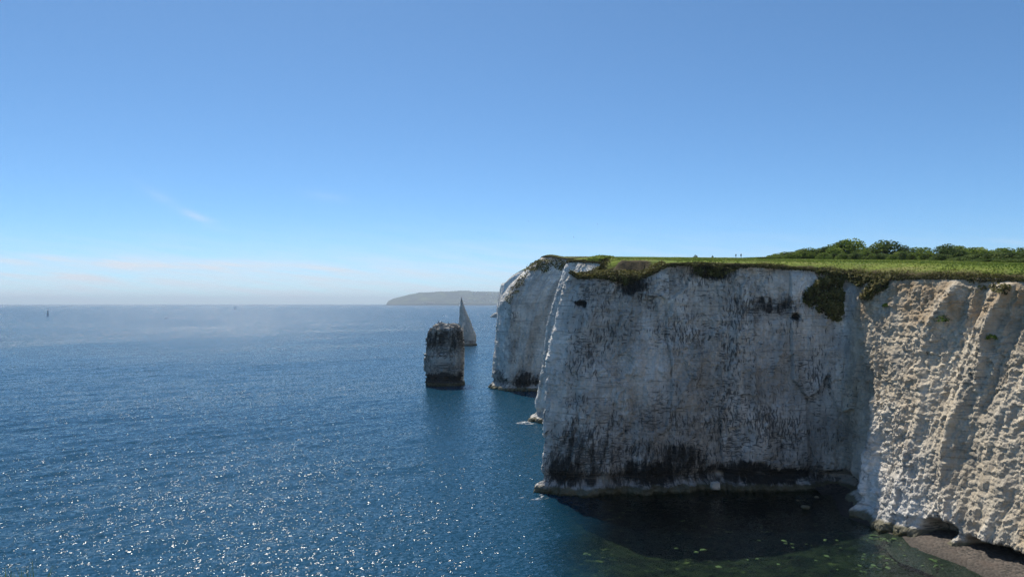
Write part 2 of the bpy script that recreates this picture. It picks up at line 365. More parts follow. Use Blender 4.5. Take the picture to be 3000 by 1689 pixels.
NV = 235
def build_cliff():
    v = np.linspace(0, 1, NV) ** .93; n = len(CV)
    zb = -2.5; zz = zb + (TOPZ[:, None] - zb) * v[None]
    vf = np.clip(zz / TOPZ[:, None], 0, 1)
    p = vf * (1 - CV[:, 8:9] - CV[:, 9:10]) + np.interp(vf, *PA) * CV[:, 8:9] + np.interp(vf, *PB) * CV[:, 9:10]
    X = CV[:, 0:1] + (TOP[:, 0:1] - CV[:, 0:1]) * p; Y = CV[:, 1:2] + (TOP[:, 1:2] - CV[:, 1:2]) * p
    uu = np.broadcast_to(U[:, None], X.shape); P0 = np.stack([X, Y, zz], -1); sx, sy = proj(P0)
    A1, A2, A3, A4 = (CV[:, i:i + 1] for i in (4, 5, 6, 7))
    warp = 2.2 * perlin(uu * .08, zz * .08, 4.4)
    rb = 1 - np.abs(2 * np.mod((uu + 1.6 * warp + 3.0 * perlin(uu * .05, 2, 2)) / 6.3, 1) - 1)
    rbs = sstep(60, 66, Y) * (1 - sstep(106, 114, Y)) * sstep(40, 45, X) * (.55 + .9 * perlin(uu * .11, zz * .045, 9.1))
    d = A1 * (1.0 * fbm((uu + warp) * .13, zz * .03, 1.7, 3, True) - .35) + 1.7 * rbs * (rb ** 1.6 - .35)
    rb2 = 1 - np.abs(2 * np.mod((uu + 1.1 * warp + 1.2 * perlin(uu * .2, zz * .05, 4)) / 2.1, 1) - 1); d += .62 * np.clip(rbs, 0, 2) * (rb2 - .5) * (.6 + perlin(uu * .3, zz * .12, 7.5))
    ua = uu + .8 * perlin(uu * .4, zz * .4, 5) + .10 * perlin(uu * 1.3, zz * 1.3, 2); za = zz + .8 * perlin(uu * .4, zz * .4, 15) + .10 * perlin(uu * 1.3, zz * 1.3, 12)
    crumb = np.clip(.72 + 1.3 * fbm(uu * .12, zz * .07, 8.8, 3), .25, 1.6)
    lg = perlin(uu * .12 + 3, zz * .5, 4.2); ledg = .5 * np.sign(lg) * np.abs(lg) ** .35
    d += A2 * (.34 * fbm(uu * .34 + warp * .3, zz * .13, 5.5, 3, True) - .2 + crumb * (.20 * facets(ua * .55, za * .2, 11) + .22 * facets(ua * 1.25, za * .5, 57) + .20 * facets(ua * 2.2, za * 1.0, 101) + .12 * facets(ua * 3.4, za * 2.4, 33)) + .22 * ledg + .05 * fbm(X * 1.6, Y * 1.6, zz * 1.2, 3, True))
    lay = perlin(uu * .05, zz * 1.15 + .5 * perlin(X * .1, Y * .1, 0), 6.1); d += A3 * np.sign(lay) * np.abs(lay) ** .4 * (.5 + perlin(uu * .3, zz * .2, 3))
    rib = fbm(uu * .9, zz * .16, 2.2, 2); d += A4 * 1.1 * rib
    d += A4 * 1.5 * fbm(X * 1.5, Y * 1.5, zz * 1.7, 3)
    fr = sstep(100, 113, Y) * (1 - sstep(135, 140, Y))
    slab = facets((uu + .6 * perlin(uu * .3, zz * .12, 1)) * .17, zz * .055 + .1 * perlin(uu * .2, zz * .2, 3), 71, .6)
    d += .75 * fr * slab + .28 * fr * facets(ua * .42, za * .22, 23, .5)
    tone = .9 * slab + .8 * facets(ua * .30, za * .16, 91, .5) + .6 * facets(ua * .8, za * .5, 17, .4) + .35 * facets(ua * 1.9, za * 1.2, 47, .3)
    tap = 1 - sstep(.955, 1.0, v)[None]; d = d * tap
    # wave-cut ledge at the foot, caves and undercut
    ledge = (1 - sstep(.8, 1.5, zz + .6 * perlin(uu * .4, 0, 3) + .25 * facets(uu * 1.1, zz, 8, .5))) * np.clip(.65 + .7 * perlin(uu * .35, 0, 9) + .5 * facets(uu * .7, 0 * zz, 5, 0), .1, 1.6); cove = sstep(36, 44, X) * sstep(60, 70, Y) * (Y < 125)
    d += ledge * np.where(cove > .5, .55, 1.0)
    d -= .9 * np.exp(-((zz - 2.4) / .9) ** 2) * (Y > 100)
    for cx, cy, rx, ry, k in [(2745, 1556, 50, 32, 4.5), (2329, 926, 12, 10, 1.6), (2455, 1415, 45, 28, 2.2), (1703, 893, 14, 10, .9), (2760, 1490, 110, 16, .0)]:
        d -= k * np.exp(-np.minimum((((sx - cx) / rx) ** 2 + ((sy - cy) / ry) ** 2), 30) ** 2)
    und = sstep(79, 82, Y) * 0 + (1 - sstep(86.5, 89, Y)) * sstep(66, 70, Y)
    d -= 5.0 * und * (1 - sstep(1.5, 2.3, zz + .5 * perlin(uu * .4, 5, 5))) * sstep(-.2, .6, zz - .35)
    X = X + OUT[:, 0:1] * d; Y = Y + OUT[:, 1:2] * d
    zz = zz + .12 * A2 * perlin(uu * .8, zz * .8, 2) * tap * sstep(0, .1, v)[None]
    P = np.stack([X, Y, zz], -1)
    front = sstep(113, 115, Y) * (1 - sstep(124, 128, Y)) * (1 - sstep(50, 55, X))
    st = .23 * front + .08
    st = st + (.18 + .22 * perlin(uu * .15, 5, 5)) * np.exp(-((zz - 2.6) / 1.8) ** 2) * sstep(108, 112, Y) + blobs(P, STAIN_SHADE, uu, zz)
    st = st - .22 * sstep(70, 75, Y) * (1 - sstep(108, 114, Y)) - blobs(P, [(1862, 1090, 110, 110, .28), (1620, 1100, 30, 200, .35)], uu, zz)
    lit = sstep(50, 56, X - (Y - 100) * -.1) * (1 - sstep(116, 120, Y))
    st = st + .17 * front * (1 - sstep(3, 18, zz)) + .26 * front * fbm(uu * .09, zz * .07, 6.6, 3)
    st = st + .85 * und * (1 - sstep(2.2, 3.0, zz + .5 * perlin(uu * .4, 5, 5)))  # shade under the overhang, painted in as near-black colour
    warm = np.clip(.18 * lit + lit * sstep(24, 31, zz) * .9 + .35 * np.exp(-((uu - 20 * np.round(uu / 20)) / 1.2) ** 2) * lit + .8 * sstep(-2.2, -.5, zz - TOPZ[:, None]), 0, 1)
    pale = blobs(P, PALE, uu, zz)
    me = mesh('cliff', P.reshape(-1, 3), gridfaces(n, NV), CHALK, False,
              {'wall': np.stack([uu, zz, 0 * zz], -1).reshape(-1, 3), 'stain_shade': st.ravel(), 'warm': warm.ravel(), 'pale': pale.ravel(), 'lit': (lit + 0 * zz).ravel(), 'tone': tone.ravel()})
    obj('cliff', me, kind='structure', label='white chalk headland cliff streaked with dark lichen, shaded front and sunlit right wall')
    return P
CLIFF = build_cliff()

def inside(px_, py_, poly):
    c = np.zeros(len(px_), bool); n = len(poly)
    for i in range(n):
        x1, y1 = poly[i]; x2, y2 = poly[(i + 1) % n]
        if y1 == y2: continue
        m = ((y1 > py_) != (y2 > py_)); c ^= m & (px_ < (x2 - x1) * (py_ - y1) / (y2 - y1) + x1)
    return c
def build_clifftop():
    edge = CLIFF[:, -1, :]; loop = np.vstack([edge[:, :2], [[80, 900], [900, 900], [900, -90], [-60, -90]]])
    pts = []
    for (x0, x1, y0, y1, s, dmin, dmax) in [(-60, 160, -20, 300, .7, .35, 9), (-60, 340, -90, 400, 2.2, 9, 70), (-60, 900, -90, 900, 12, 70, 2000)]:
        gx, gy_ = np.meshgrid(np.arange(x0, x1, s), np.arange(y0, y1, s)); q = np.stack([gx.ravel(), gy_.ravel()], 1)
        q = q + rng.uniform(-.35, .35, q.shape) * s
        if s < 1:
            q = q[((q[:, 1] > 50) | (q[:, 1] < 12))]
        q = q[inside(q[:, 0], q[:, 1], loop)]; d, _ = edge_dist(q[:, 0], q[:, 1]); q = q[(d > dmin) & (d < dmax)]; pts.append(q)
    q = np.vstack(pts); nl = len(loop); allp = np.vstack([loop, q])
    vs, es, fs, ov, oe, of = delaunay_2d_cdt([Vector(p) for p in allp], [], [list(range(nl))], 1, 1e-4)
    v2 = np.array([(p.x, p.y) for p in vs]); d, k = edge_dist(v2[:, 0], v2[:, 1]); z = zplat(v2[:, 0], v2[:, 1], d, k)
    for i, o in enumerate(ov):                       # the rim shares the wall's own top points
        for j in o:
            if j < len(edge): z[i] = edge[j, 2]
    brow = CV[k, 11]; e = np.exp(-d / (1.2 + .8 * brow))
    X, Y = v2.T; led = sstep(9.5, 12, X) * (1 - sstep(21.5, 25.5, X)) * sstep(110, 113, Y) * (1 - sstep(128, 131, Y))
    soil = .85 * led * sstep(3.7, 4.3, d) * (1 - sstep(5.2, 5.8, d)); e = np.maximum(e, led * .95)
    # worn path and bare patch in the turf
    soil = np.maximum(soil, .8 * np.exp(-((Y - 196 - 8 * np.sin(X * .03)) / 1.2) ** 2) * (X > 50))
    e = np.where(Y > 240, np.where(X < 30, np.maximum(e, .6), e), e)
    me = mesh('clifftop', np.column_stack([v2, z]), [tuple(f) for f in fs], TURF, True, {'edge': e, 'soil': soil})
    obj('clifftop', me, kind='structure', label='green turf field on top of the chalk headland')
build_clifftop()

# ------------------------------------------------------------------ sea, seabed, beach
def water_material():
    t = NT('sea_water'); p = t.pos(); sh = t.attr('shallow')
    th = math.atan2(.66, .75); cd = (math.cos(th), math.sin(th), 0); td = (-math.sin(th), math.cos(th), 0)
    cu = t.n('VectorMath', _operation='DOT_PRODUCT'); t.set(cu.inputs[0], p); cu.inputs[1].default_value = cd
    tu = t.n('VectorMath', _operation='DOT_PRODUCT'); t.set(tu.inputs[0], p); tu.inputs[1].default_value = td
    wind = t.ramp(t.noise(t.comb(t.math('MULTIPLY', cu.outputs['Value'], .004), t.math('MULTIPLY', tu.outputs['Value'], .012)), 1.0, 4, .6), .3, .7, .75, 1.2)
    geo = t.math('SUBTRACT', 1.0, t.attr('waves')); tot = None
    for sc, st, a, b in WAVES:
        v = t.comb(t.math('MULTIPLY', cu.outputs['Value'], sc / st), t.math('MULTIPLY', tu.outputs['Value'], sc), sc * 3.1)
        c = t.sep(t.vm('SUBTRACT', t.noise(v, 1.0, 2.0, .5, 1), (.5, .5, .5)))
        s = t.vm('ADD', t.vm('SCALE', td, None, t.math('MULTIPLY', c[0], a)), t.vm('SCALE', cd, None, t.math('MULTIPLY', c[1], b)))
        if sc < 1: s = t.vm('SCALE', s, None, geo)
        tot = s if tot is None else t.vm('ADD', tot, s)
    tot = t.vm('SCALE', tot, None, t.math('MULTIPLY', t.math('MULTIPLY', wind, t.math('ADD', 1.0, t.math('MULTIPLY', geo, .12))), t.math('SUBTRACT', 1.0, t.math('MULTIPLY', sh, .55))))
    lean = t.comb(0.0, t.math('MULTIPLY', t.math('ADD', .07, t.math('MULTIPLY', geo, .065)), t.math('SUBTRACT', sh, 1.0)), 1.0)   # wave faces lean towards the shore
    nrm = t.vm('NORMALIZE', t.vm('ADD', tot, lean))
    deep = t.bsdf(Base__Color=(.008, .050, .092), Roughness=t.math('ADD', .095, t.math('MULTIPLY', geo, .08)), IOR=1.333, Normal=nrm)
    fr = t.n('Fresnel', IOR=1.333, Normal=nrm)
    tr = t.n('BsdfTransparent', Color=(.52, .68, .60)); gl = t.n('BsdfGlossy', Roughness=.05, Normal=nrm, Color=(1, 1, 1))
    mx = t.n('MixShader'); t.set(mx.inputs[0], fr.outputs[0]); t.set(mx.inputs[1], tr.outputs[0]); t.set(mx.inputs[2], gl.outputs[0])
    m2 = t.n('MixShader'); t.set(m2.inputs[0], sh); t.set(m2.inputs[1], deep.outputs[0]); t.set(m2.inputs[2], mx.outputs[0])
    return t.end(m2)
#         1/length stretch  slope across, slope along
WAVES = [(.20, 3.2, .45, .15), (.62, 2.6, 1.2, .5), (2.0, 1.7, 1.35, .9), (5.5, 1.5, 1.3, 1.0)]
def build_sea():
    ext = lambda f0, lo, n: f0 - np.geomspace(1, f0 - lo + 1, n)[::-1] + 1
    xs = np.unique(np.concatenate([ext(-360, -40000, 26), np.arange(-360, -100, .9), np.arange(-100, 62, .42), 62 + np.geomspace(1, 40000, 26) - 1]))
    ys = [70.0]
    while ys[-1] < 900: ys.append(ys[-1] + min(max(.32, ys[-1] ** 2 / 64260 * 1.5), 1.8))
    ys = np.unique(np.concatenate([ext(70, -400, 14), ys, ys[-1] + np.geomspace(1, 40000, 40) - 1]))
    Xg, Yg = np.meshgrid(xs, ys, indexing='ij')
    th = math.atan2(.66, .75); cu = Xg * math.cos(th) + Yg * math.sin(th); tu = -Xg * math.sin(th) + Yg * math.cos(th)
    sh = sstep(1, 15, Xg + 3.0 * fbm(Xg * .08, Yg * .08, 3, 3) - (Yg - 100) * .06) * (1 - sstep(119, 124, Yg)) * sstep(20, 60, Yg)
    wv = sstep(-358, -320, Xg) * (1 - sstep(54, 60, Xg)) * sstep(70, 74, Yg) * (1 - sstep(140, 880, Yg))
    q = .35 * perlin(cu * .02, tu * .03, 5)
    sharp = lambda n: n - .6 * n * n
    z = (.85 + .9 * fbm(cu * .006, tu * .016, 6.2, 3)) * (.42 * sharp(perlin(cu * .055, tu * .19 + q, .3)) + .20 * sharp(perlin(cu * .22, tu * .58 + q, 7.3)) + .10 * perlin(cu * .6, tu * 1.25, 3.3))
    me = mesh('sea', np.stack([Xg, Yg, z * wv * (1 - .75 * sh)], -1).reshape(-1, 3), gridfaces(len(xs), len(ys)), water_material(), True, {'shallow': sh.ravel() * .97, 'waves': wv.ravel()})
    obj('sea', me, kind='structure', label='wide blue sea with sparkling ripples')
build_sea()

def build_seabed():
    t = NT('weedy_seabed'); p = t.pos()
    a = t.noise(t.vm('MULTIPLY', p, (.35, .55, 1)), 1.0, 5, .65); b = t.noise(p, 1.6, 4, .6)
    c = t.mix(t.ramp(a, .4, .62), (.008, .011, .008), (.042, .046, .026)); c = t.mix(t.math('MULTIPLY', t.ramp(b, .58, .75), .6), c, (.10, .11, .045))
    e = t.noise(t.vm('MULTIPLY', p, (.55, .8, 1)), 1.0, 6, .75); near = t.ramp(t.noise(p, .12, 2), .42, .6); c = t.mix(t.math('MULTIPLY', t.math('MULTIPLY', t.ramp(e, .56, .66), near), .85), c, (.32, .31, .12))
    m = t.end(t.bsdf(Base__Color=c, Roughness=.9, Specular__IOR__Level=.1))
    xs = np.arange(-30, 75, .8); ys = np.arange(20, 130, .8); Xg, Yg = np.meshgrid(xs, ys, indexing='ij')
    foot = CLIFF[:, 0, :2]; foot = foot[(foot[:, 1] > 15) & (foot[:, 1] < 125)]
    P = np.stack([Xg.ravel(), Yg.ravel()], 1); d = np.concatenate([np.sqrt(((P[s:s + 3000, None] - foot[None]) ** 2).sum(-1).min(1)) for s in range(0, len(P), 3000)])
    z = -.9 - .10 * np.minimum(d, 60).reshape(Xg.shape) + .35 * fbm(Xg * .3, Yg * .3, 0, 4) + .5 * fbm(Xg * .07, Yg * .07, 2, 2)
    me = mesh('seabed', np.stack([Xg, Yg, np.minimum(z, -.25)], -1).reshape(-1, 3), gridfaces(len(xs), len(ys)), m, True)
    obj('seabed', me, kind='structure', label='dark weedy seabed under the shallow cove water')
build_seabed()

def build_beach():
    t = NT('pebble_beach'); p = t.pos(); vo = t.n('TexVoronoi', Vector=p, Scale=3.2); vc = t.sep(vo.outputs['Color'])[0]
    c = t.mix(vc, (.030, .026, .022), (.12, .098, .080)); c = t.mix(t.ramp(t.noise(p, .5, 4), .45, .7), c, (.075, .057, .045))
    wet = t.ramp(t.sep(p)[2], .45, .05); c = t.mix(t.math('MULTIPLY', wet, .7), c, (.03, .025, .02))
    bump = t.n('Bump', Strength=.9, Distance=.12, Height=t.math('SUBTRACT', 1.0, vo.outputs['Distance']))
    m = t.end(t.bsdf(Base__Color=c, Roughness=.8, Normal=bump.outputs[0]))
    i = np.where((CV[:, 1] > 45) & (CV[:, 0] > 44) & (U < U[np.argmin(np.abs(CV[:, 0] - 48.5) + np.abs(CV[:, 1] - 117.2))]))[0]
    c0 = CV[i, :2]; o = OUT[i]; Y = c0[:, 1]
    wd = 3.6 * sstep(95.5, 90, Y) + .5 + 1.8 * sstep(99, 105, Y) + .8 * perlin(Y * .2, 3, 0)
    s = np.linspace(0, 1, 26)
    off = -6.0 + (wd[:, None] + 9.0) * s[None]
    # the shore runs straighter than the wall: push it out in a smooth line
    P = c0[:, None, :] + o[:, None, :] * off[..., None]
    e = off - wd[:, None]; z = np.where(e < 0, np.minimum(-e * .17, 1.0), -e * .35) + .07 * fbm(P[..., 0] * .8, P[..., 1] * .8, 0, 3)
    me = mesh('beach', np.concatenate([P, z[..., None]], -1).reshape(-1, 3), gridfaces(len(i), 26), m, True)
    obj('beach', me, kind='structure', label='narrow dark pebble beach at the cliff foot')
build_beach()
# ------------------------------------------------------------------ far land
def build_far_land():
    C = np.array([(420, 1560), (160, 1585), (60, 1598), (10, 1618), (-24, 1640), (-34, 1668), (-30, 1720), (0, 1900), (120, 2400)], float)
    sgl = np.concatenate([[0], np.cumsum(np.linalg.norm(np.diff(C, axis=0), axis=1))])
    s = np.concatenate([np.linspace(0, 240, 40, endpoint=False), np.linspace(240, 540, 200, endpoint=False), np.linspace(540, sgl[-1], 40)])
    c = np.stack([np.interp(s, sgl, C[:, i]) for i in (0, 1)], 1); cen = np.array([620., 2300.]); inn = cen - c; inn /= np.linalg.norm(inn, axis=1)[:, None]
    top = c + inn * (16 + 6 * perlin(s * .02, 1, 1))[:, None]
    zr = lambda X: 77 + 50 * (1 - np.exp(-np.maximum(X + 16, 0) / 45))
    ztop = np.minimum(zr(top[:, 0]), 104) + 2 * perlin(s * .03, 4, 4)
    v = np.linspace(0, 1, 60); z = -2 + (ztop[:, None] + 2) * v
    d = 5 * fbm(s[:, None] * .05, z * .012, 3, 3, True) + 1.6 * fbm(s[:, None] * .2, z * .15, 1, 3)
    d = d * (1 - sstep(.93, 1, v))
    P = c[:, None] + (top - c)[:, None] * (v ** 1.4)[None, :, None] - inn[:, None] * d[..., None]
    w = np.stack([np.broadcast_to(s[:, None], z.shape) * .35, z * .35, z * 0], -1)
    me = mesh('cliff', np.concatenate([P, z[..., None]], -1).reshape(-1, 3), gridfaces(len(s), 60), CHALK, False,
              {'wall': w.reshape(-1, 3), 'stain_shade': (.12 + .4 * (z < 6)).ravel(), 'warm': (z * 0).ravel(), 'pale': (z * 0).ravel()})
    obj('cliff', me, kind='structure', label='far pale chalk cliff beyond the second headland')
    k = np.array([0, .004, .01, .02, .04, .07, .11, .17, .25, .35, .5, .7, .9])
    T = top[:, None] + (cen - top)[:, None] * k[None, :, None]; zt = zr(T[..., 0]) + 1.2 * fbm(T[..., 0] * .02, T[..., 1] * .02, 0, 3)
    zt[:, 0] = ztop; zt[:, 1] = np.minimum(zt[:, 1], ztop + 4)
    t = NT('distant_field'); p = t.pos(); g = t.mix(t.ramp(t.noise(p, .012, 4), .4, .6), (.07, .12, .035), (.13, .18, .06))
    g = t.mix(t.ramp(t.noise(p, .05, 3), .55, .7), g, (.035, .06, .02))
    me = mesh('hill', np.concatenate([T, zt[..., None]], -1).reshape(-1, 3), gridfaces(len(s), len(k)), t.end(t.bsdf(Base__Color=g, Roughness=.95)), True)
    obj('hill', me, kind='structure', label='distant green hill field above the far pale cliff')
    return zr
ZHILL = build_far_land()

HP = np.array([(1133, 887.5), (1138, 882), (1150, 876), (1162, 872.5), (1180, 868), (1200, 862.5), (1216, 860), (1230, 857), (1262, 856.5), (1290, 853.5), (1302, 854.5), (1330, 853), (1345, 852), (1375, 852), (1382, 854), (1420, 854.5), (1470, 855), (1600, 852), (1900, 850)])
def headland_z(X, Y):
    sx = CX + F * X / Y; t = np.clip((Y - 14000) / 1500, 0, 1.6)
    rz = 30 + (889.5 - np.interp(sx, HP[:, 0], HP[:, 1])) * 15500 / F
    g = .10 + .9 * np.sin(np.minimum(t, 1) * 1.5708) ** 1.1
    return rz * g * (1 - .5 * sstep(1, 1.6, t)) + ((6 + 10 * t) * fbm(X * .004, Y * .004, 0, 3) + 9 * fbm(X * .016, Y * .016, 0, 2)) * sstep(0, .1, t)
def build_headland():
    sx = np.linspace(1131, 1900, 300); t = np.concatenate([[-.004, 0], np.linspace(.004, 1.6, 44)])
    Y = 14000 + 1500 * t[None] + 0 * sx[:, None] + 500 * np.exp(-((sx - 1133) / 14) ** 2)[:, None] * (1 - np.minimum(t, 1))[None]
    X = (sx[:, None] - CX) * Y / F; Z = headland_z(X, Y); Z[:, 0] = -3; Z[0] = -3
    m = NT('hazy_headland'); p = m.pos(); a = m.noise(m.vm('MULTIPLY', p, (1, .7, 0)), .0028, 5, .6)
    g = m.mix(m.ramp(a, .42, .56), (.010, .017, .018), (.032, .048, .034)); b = m.noise(p, .004, 3)
    g = m.mix(m.ramp(b, .56, .62), g, (.075, .10, .035)); g = m.mix(m.ramp(m.sep(p)[2], 34, 22), g, (.05, .05, .045))
    me = mesh('headland', np.stack([X, Y, Z], -1).reshape(-1, 3), gridfaces(*Z.shape), m.end(m.bsdf(Base__Color=g, Roughness=1)), True)
    obj('headland', me, kind='structure', label='long wooded headland on the hazy horizon')
build_headland()

HOUSE_W = [plain('pale_render', (.62, .58, .52)), plain('brick_render', (.42, .26, .2)), plain('cream_render', (.66, .6, .48))]
HOUSE_R = plain('slate_roof', (.16, .13, .12))
def house_parts(root, w, dpt, h, wm):
    a, b = w / 2, dpt / 2
    V = [(-a, -b, -6), (a, -b, -6), (a, b, -6), (-a, b, -6), (-a, -b, h), (a, -b, h), (a, b, h), (-a, b, h)]
    obj('wall', mesh('wall', V, [(0, 1, 5, 4), (1, 2, 6, 5), (2, 3, 7, 6), (3, 0, 4, 7)], HOUSE_W[wm]), root)
    e = w * .04; V = [(-a - e, -b - e, h), (a + e, -b - e, h), (a + e, b + e, h), (-a - e, b + e, h), (-a, 0, h * 1.6), (a, 0, h * 1.6)]
    obj('roof', mesh('roof', V, [(0, 1, 5, 4), (2, 3, 4, 5), (0, 4, 3), (1, 2, 5), (0, 3, 2, 1)], HOUSE_R), root)
def build_town():
    G = 'houses of the town on the far headland'
    row = [(1241, 890.3, 30, 0, 18), (1247, 889.2, 36, 2, 24), (1253.5, 889.7, 34, 1, 15), (1259, 889.8, 34, 1, 15), (1264.5, 889.8, 34, 1, 16), (1270, 890.2, 40, 2, 17)]
    lab = ['small pale house at left end of the shore row', 'tallest cream building in the shore row', 'red brick house right of the tallest cream building', 'red brick house in the middle of the shore row',
           'red brick house beside the cream end building', 'broad cream building at right end of the shore row']
    protos = []
    for (sx, sy, w, wm, h), l in zip(row, lab):
        Y = 14030.; X = (sx - CX) * Y / F
        r = thing('house', l + ' below the far headland', 'house', (X, Y, float(headland_z(X, Y)) + 2), 0, G); house_parts(r, w, 22, h, wm); protos.append(r)
    r2 = random.Random(5)
    for i in range(34):
        sx = r2.choice([r2.uniform(1385, 1480), r2.uniform(1340, 1480), r2.uniform(1420, 1480)]); Y = 14000 + 1500 * r2.uniform(.05, .75) ** 1.3; X = (sx - CX) * Y / F
        k = r2.uniform(.6, 1.1)
        dup(protos[r2.choice([0, 0, 1, 5])], (X, Y, float(headland_z(X, Y)) + 2), r2.uniform(-.6, .6), 'tiny pale house scattered on the hazy headland slope', (k, k, k), 'pale houses scattered on the far headland slope')
build_town()

# ------------------------------------------------------------------ sea stacks and rocks
def ring_rock(zl, xl, xr, yc, hd, n=200, nz=170, amp=.35, seed=0, ledge=.7, sq=.45, bedding=.1, rag=0.):
    z = np.linspace(-1.5, zl[-1], nz); th = np.linspace(0, 2 * np.pi, n, endpoint=False)
    L = np.interp(z, zl, xl); Rr = np.interp(z, zl, xr); H = np.interp(z, zl, hd)
    c, s_ = np.cos(th), np.sin(th); cx = np.sign(c) * np.abs(c) ** sq; sy = np.sign(s_) * np.abs(s_) ** sq
    X = (L + Rr)[:, None] / 2 + (Rr - L)[:, None] / 2 * cx[None]; Y = yc + H[:, None] * sy[None]; Z = np.broadcast_to(z[:, None], X.shape).copy()
    d = amp * (1.2 * fbm(X * .45 + seed, Y * .45, Z * .12, 3, True) - .5 + .8 * fbm(X * 1.2 + seed, Y * 1.2, Z * .9, 3)) + bedding * np.sign(perlin(X * .05, seed, Z * 1.3)) 
    d += ledge * (1 - sstep(.8, 1.4, Z + .3 * perlin(X * .5, Y * .5, 1)))
    d -= .5 * amp * np.exp(-((Z - 2.2) / .8) ** 2)
    d *= np.minimum(1, (Rr - L) / 3.5)[:, None]
    X = X + c[None] * d; Y = Y + s_[None] * d
    Z = Z + rag * sstep(.72, .95, z / zl[-1])[:, None] * (fbm(X * .55 + seed, Y * .55, 2, 3) + .5 * facets(X * .9, Y * .9, 3, .6))
    V = np.stack([X, Y, Z], -1).reshape(-1, 3); i = np.arange(nz - 1)[:, None] * n; j = np.arange(n)[None]; j2 = (j + 1) % n
    Fc = np.stack([i + j, i + j2, i + n + j2, i + n + j], -1).reshape(-1, 4)
    cap = len(V); V = np.vstack([V, [[(L[-1] + Rr[-1]) / 2, yc, zl[-1] + .15]]]); last = (nz - 1) * n
    Fl = [tuple(f) for f in Fc] + [(last + a, last + (a + 1) % n, cap) for a in range(n)]
    U_ = np.concatenate([np.broadcast_to((th * (zl[-1] * .3))[None], X.shape).ravel(), [0]])
    return V, Fl, U_
def rock_mesh(name, V, Fl, U_, stain_shade, pale=0, warm=0):
    one = np.ones(len(V))
    return mesh(name, V, Fl, CHALK, False, {'wall': np.column_stack([U_, V[:, 2], one * 0]), 'stain_shade': one * stain_shade, 'pale': one * pale, 'warm': one * warm})

st_o = thing('sea_stack', 'broad square-topped chalk sea stack with dark weathered band, nearest to viewer', 'sea stack', (-25, 271, 0), 0, 'chalk sea stacks standing in the sea')
V, Fl, U_ = ring_rock([-1.5, 0, 2, 6, 11, 15, 18.2, 20.3, 21.1, 22.0, 22.4], [-31.7, -31.5, -31.3, -31.9, -31.9, -31.4, -31.0, -30.4, -29.6, -28.3, -26.6],
                      [-18.5, -18.6, -18.8, -18.4, -18.2, -18.3, -18.5, -18.7, -19.1, -19.9, -21.2], 271, [4.4, 4.4, 4.3, 4.3, 4.2, 4.1, 4, 3.9, 3.6, 3.2, 2.6], amp=.75, bedding=.3, rag=1.1, ledge=.25)
Z = V[:, 2]; wob = 1.6 * fbm(V[:, 0] * .4, V[:, 1] * .4, Z * .4, 3)
stn = .66 + .26 * np.exp(-((Z + wob - 16.5) / 3.4) ** 4) + .5 * np.exp(-((Z + wob - 2.4) / 1.9) ** 4)
V = V - np.array([-25, 271, 0])
body = obj('rock_body', rock_mesh('rock_body', V, Fl, U_, stn, 0, .15), st_o)
V, Fl, U_ = ring_rock([-1.5, 4, 10, 15, 18, 20.5, 22.0, 22.9], [-20.0, -19.6, -19.3, -19.2, -19.1, -18.9, -18.5, -18.1], [-18.1, -18.0, -17.9, -17.95, -18.3, -18.3, -17.95, -17.9], 274.6, [1.4, 1.3, 1.1, 1, .9, .7, .4, .15], 40, 70, .12, 4)
obj('rock_spur', rock_mesh('rock_spur', V - np.array([-25, 271, 0]), Fl, U_, np.full(len(V), .1), 0, .1), st_o)

pn_o = thing('sea_stack', 'tall pointed chalk pinnacle standing in the sea behind the broad stack', 'sea stack', (-33, 531, 0), 0, 'chalk sea stacks standing in the sea')
V, Fl, U_ = ring_rock([-1.5, 0, 3, 8, 10.9, 15, 19.5, 22.4, 25.3, 29, 31.5, 33.5, 34.9], [-40.6, -40.4, -40.2, -39.9, -39.4, -38.9, -38.4, -38.1, -37.9, -37.7, -37.4, -37.0, -36.75],
                      [-26.2, -26.3, -25.8, -26.3, -27.9, -29.4, -31.0, -32.5, -33.8, -35.1, -35.9, -36.4, -36.6], 531, [4.5, 4.5, 4.4, 4.2, 4, 3.5, 3, 2.5, 2, 1.3, .8, .4, .12], amp=.42, seed=9, sq=.8, bedding=.14)
Z = V[:, 2]; stn = .30 + .5 * np.exp(-((Z - 2.0) / 1.6) ** 4) + .45 * sstep(30, 33, Z)
obj('rock_body', rock_mesh('rock_body', V - np.array([-33, 531, 0]), Fl, U_ * .5, stn, .15, .25), pn_o)

def lump(r, seed, sx=1, sy=1, sz=.7, sub=3, rough=.35):
    bm = bmesh.new(); bmesh.ops.create_icosphere(bm, subdivisions=sub, radius=1)
    V = np.array([v.co[:] for v in bm.verts]); Fl = [tuple(v.index for v in f.verts) for f in bm.faces]; bm.free()
    n = fbm(V[:, 0] * .9 + seed * 3.1, V[:, 1] * .9, V[:, 2] * .9, 3); q = 1 + rough * 1.6 * n
    V = V * q[:, None]; V = np.sign(V) * np.abs(V) ** .85
    return V * np.array([sx, sy, sz]) * r, Fl
def chalk_rock(name, label, cat, loc, r, seed, sx=1, sy=1, sz=.7, stain_shade=.1, pale=.3, group=None, rz=0):
    V, Fl = lump(r, seed, sx, sy, sz); return thing(name, label, cat, loc, rz, group, rock_mesh(name, V, Fl, V[:, 0] + V[:, 1], np.full(len(V), stain_shade), pale))
chalk_rock('skerry', 'low dark rock in the sea at the foot of the far pale cliff', 'rock', (-37, 1636, 1), 8, 3, 1.1, 1, 1.0, .5, 0)
chalk_rock('skerry', 'small dark rock left of the low rock by the far pale cliff', 'rock', (-45, 1640, 0), 4, 5, 1.0, 1, .8, .5, 0)
X, Y, _ = px(2096, 1422, 115.0)
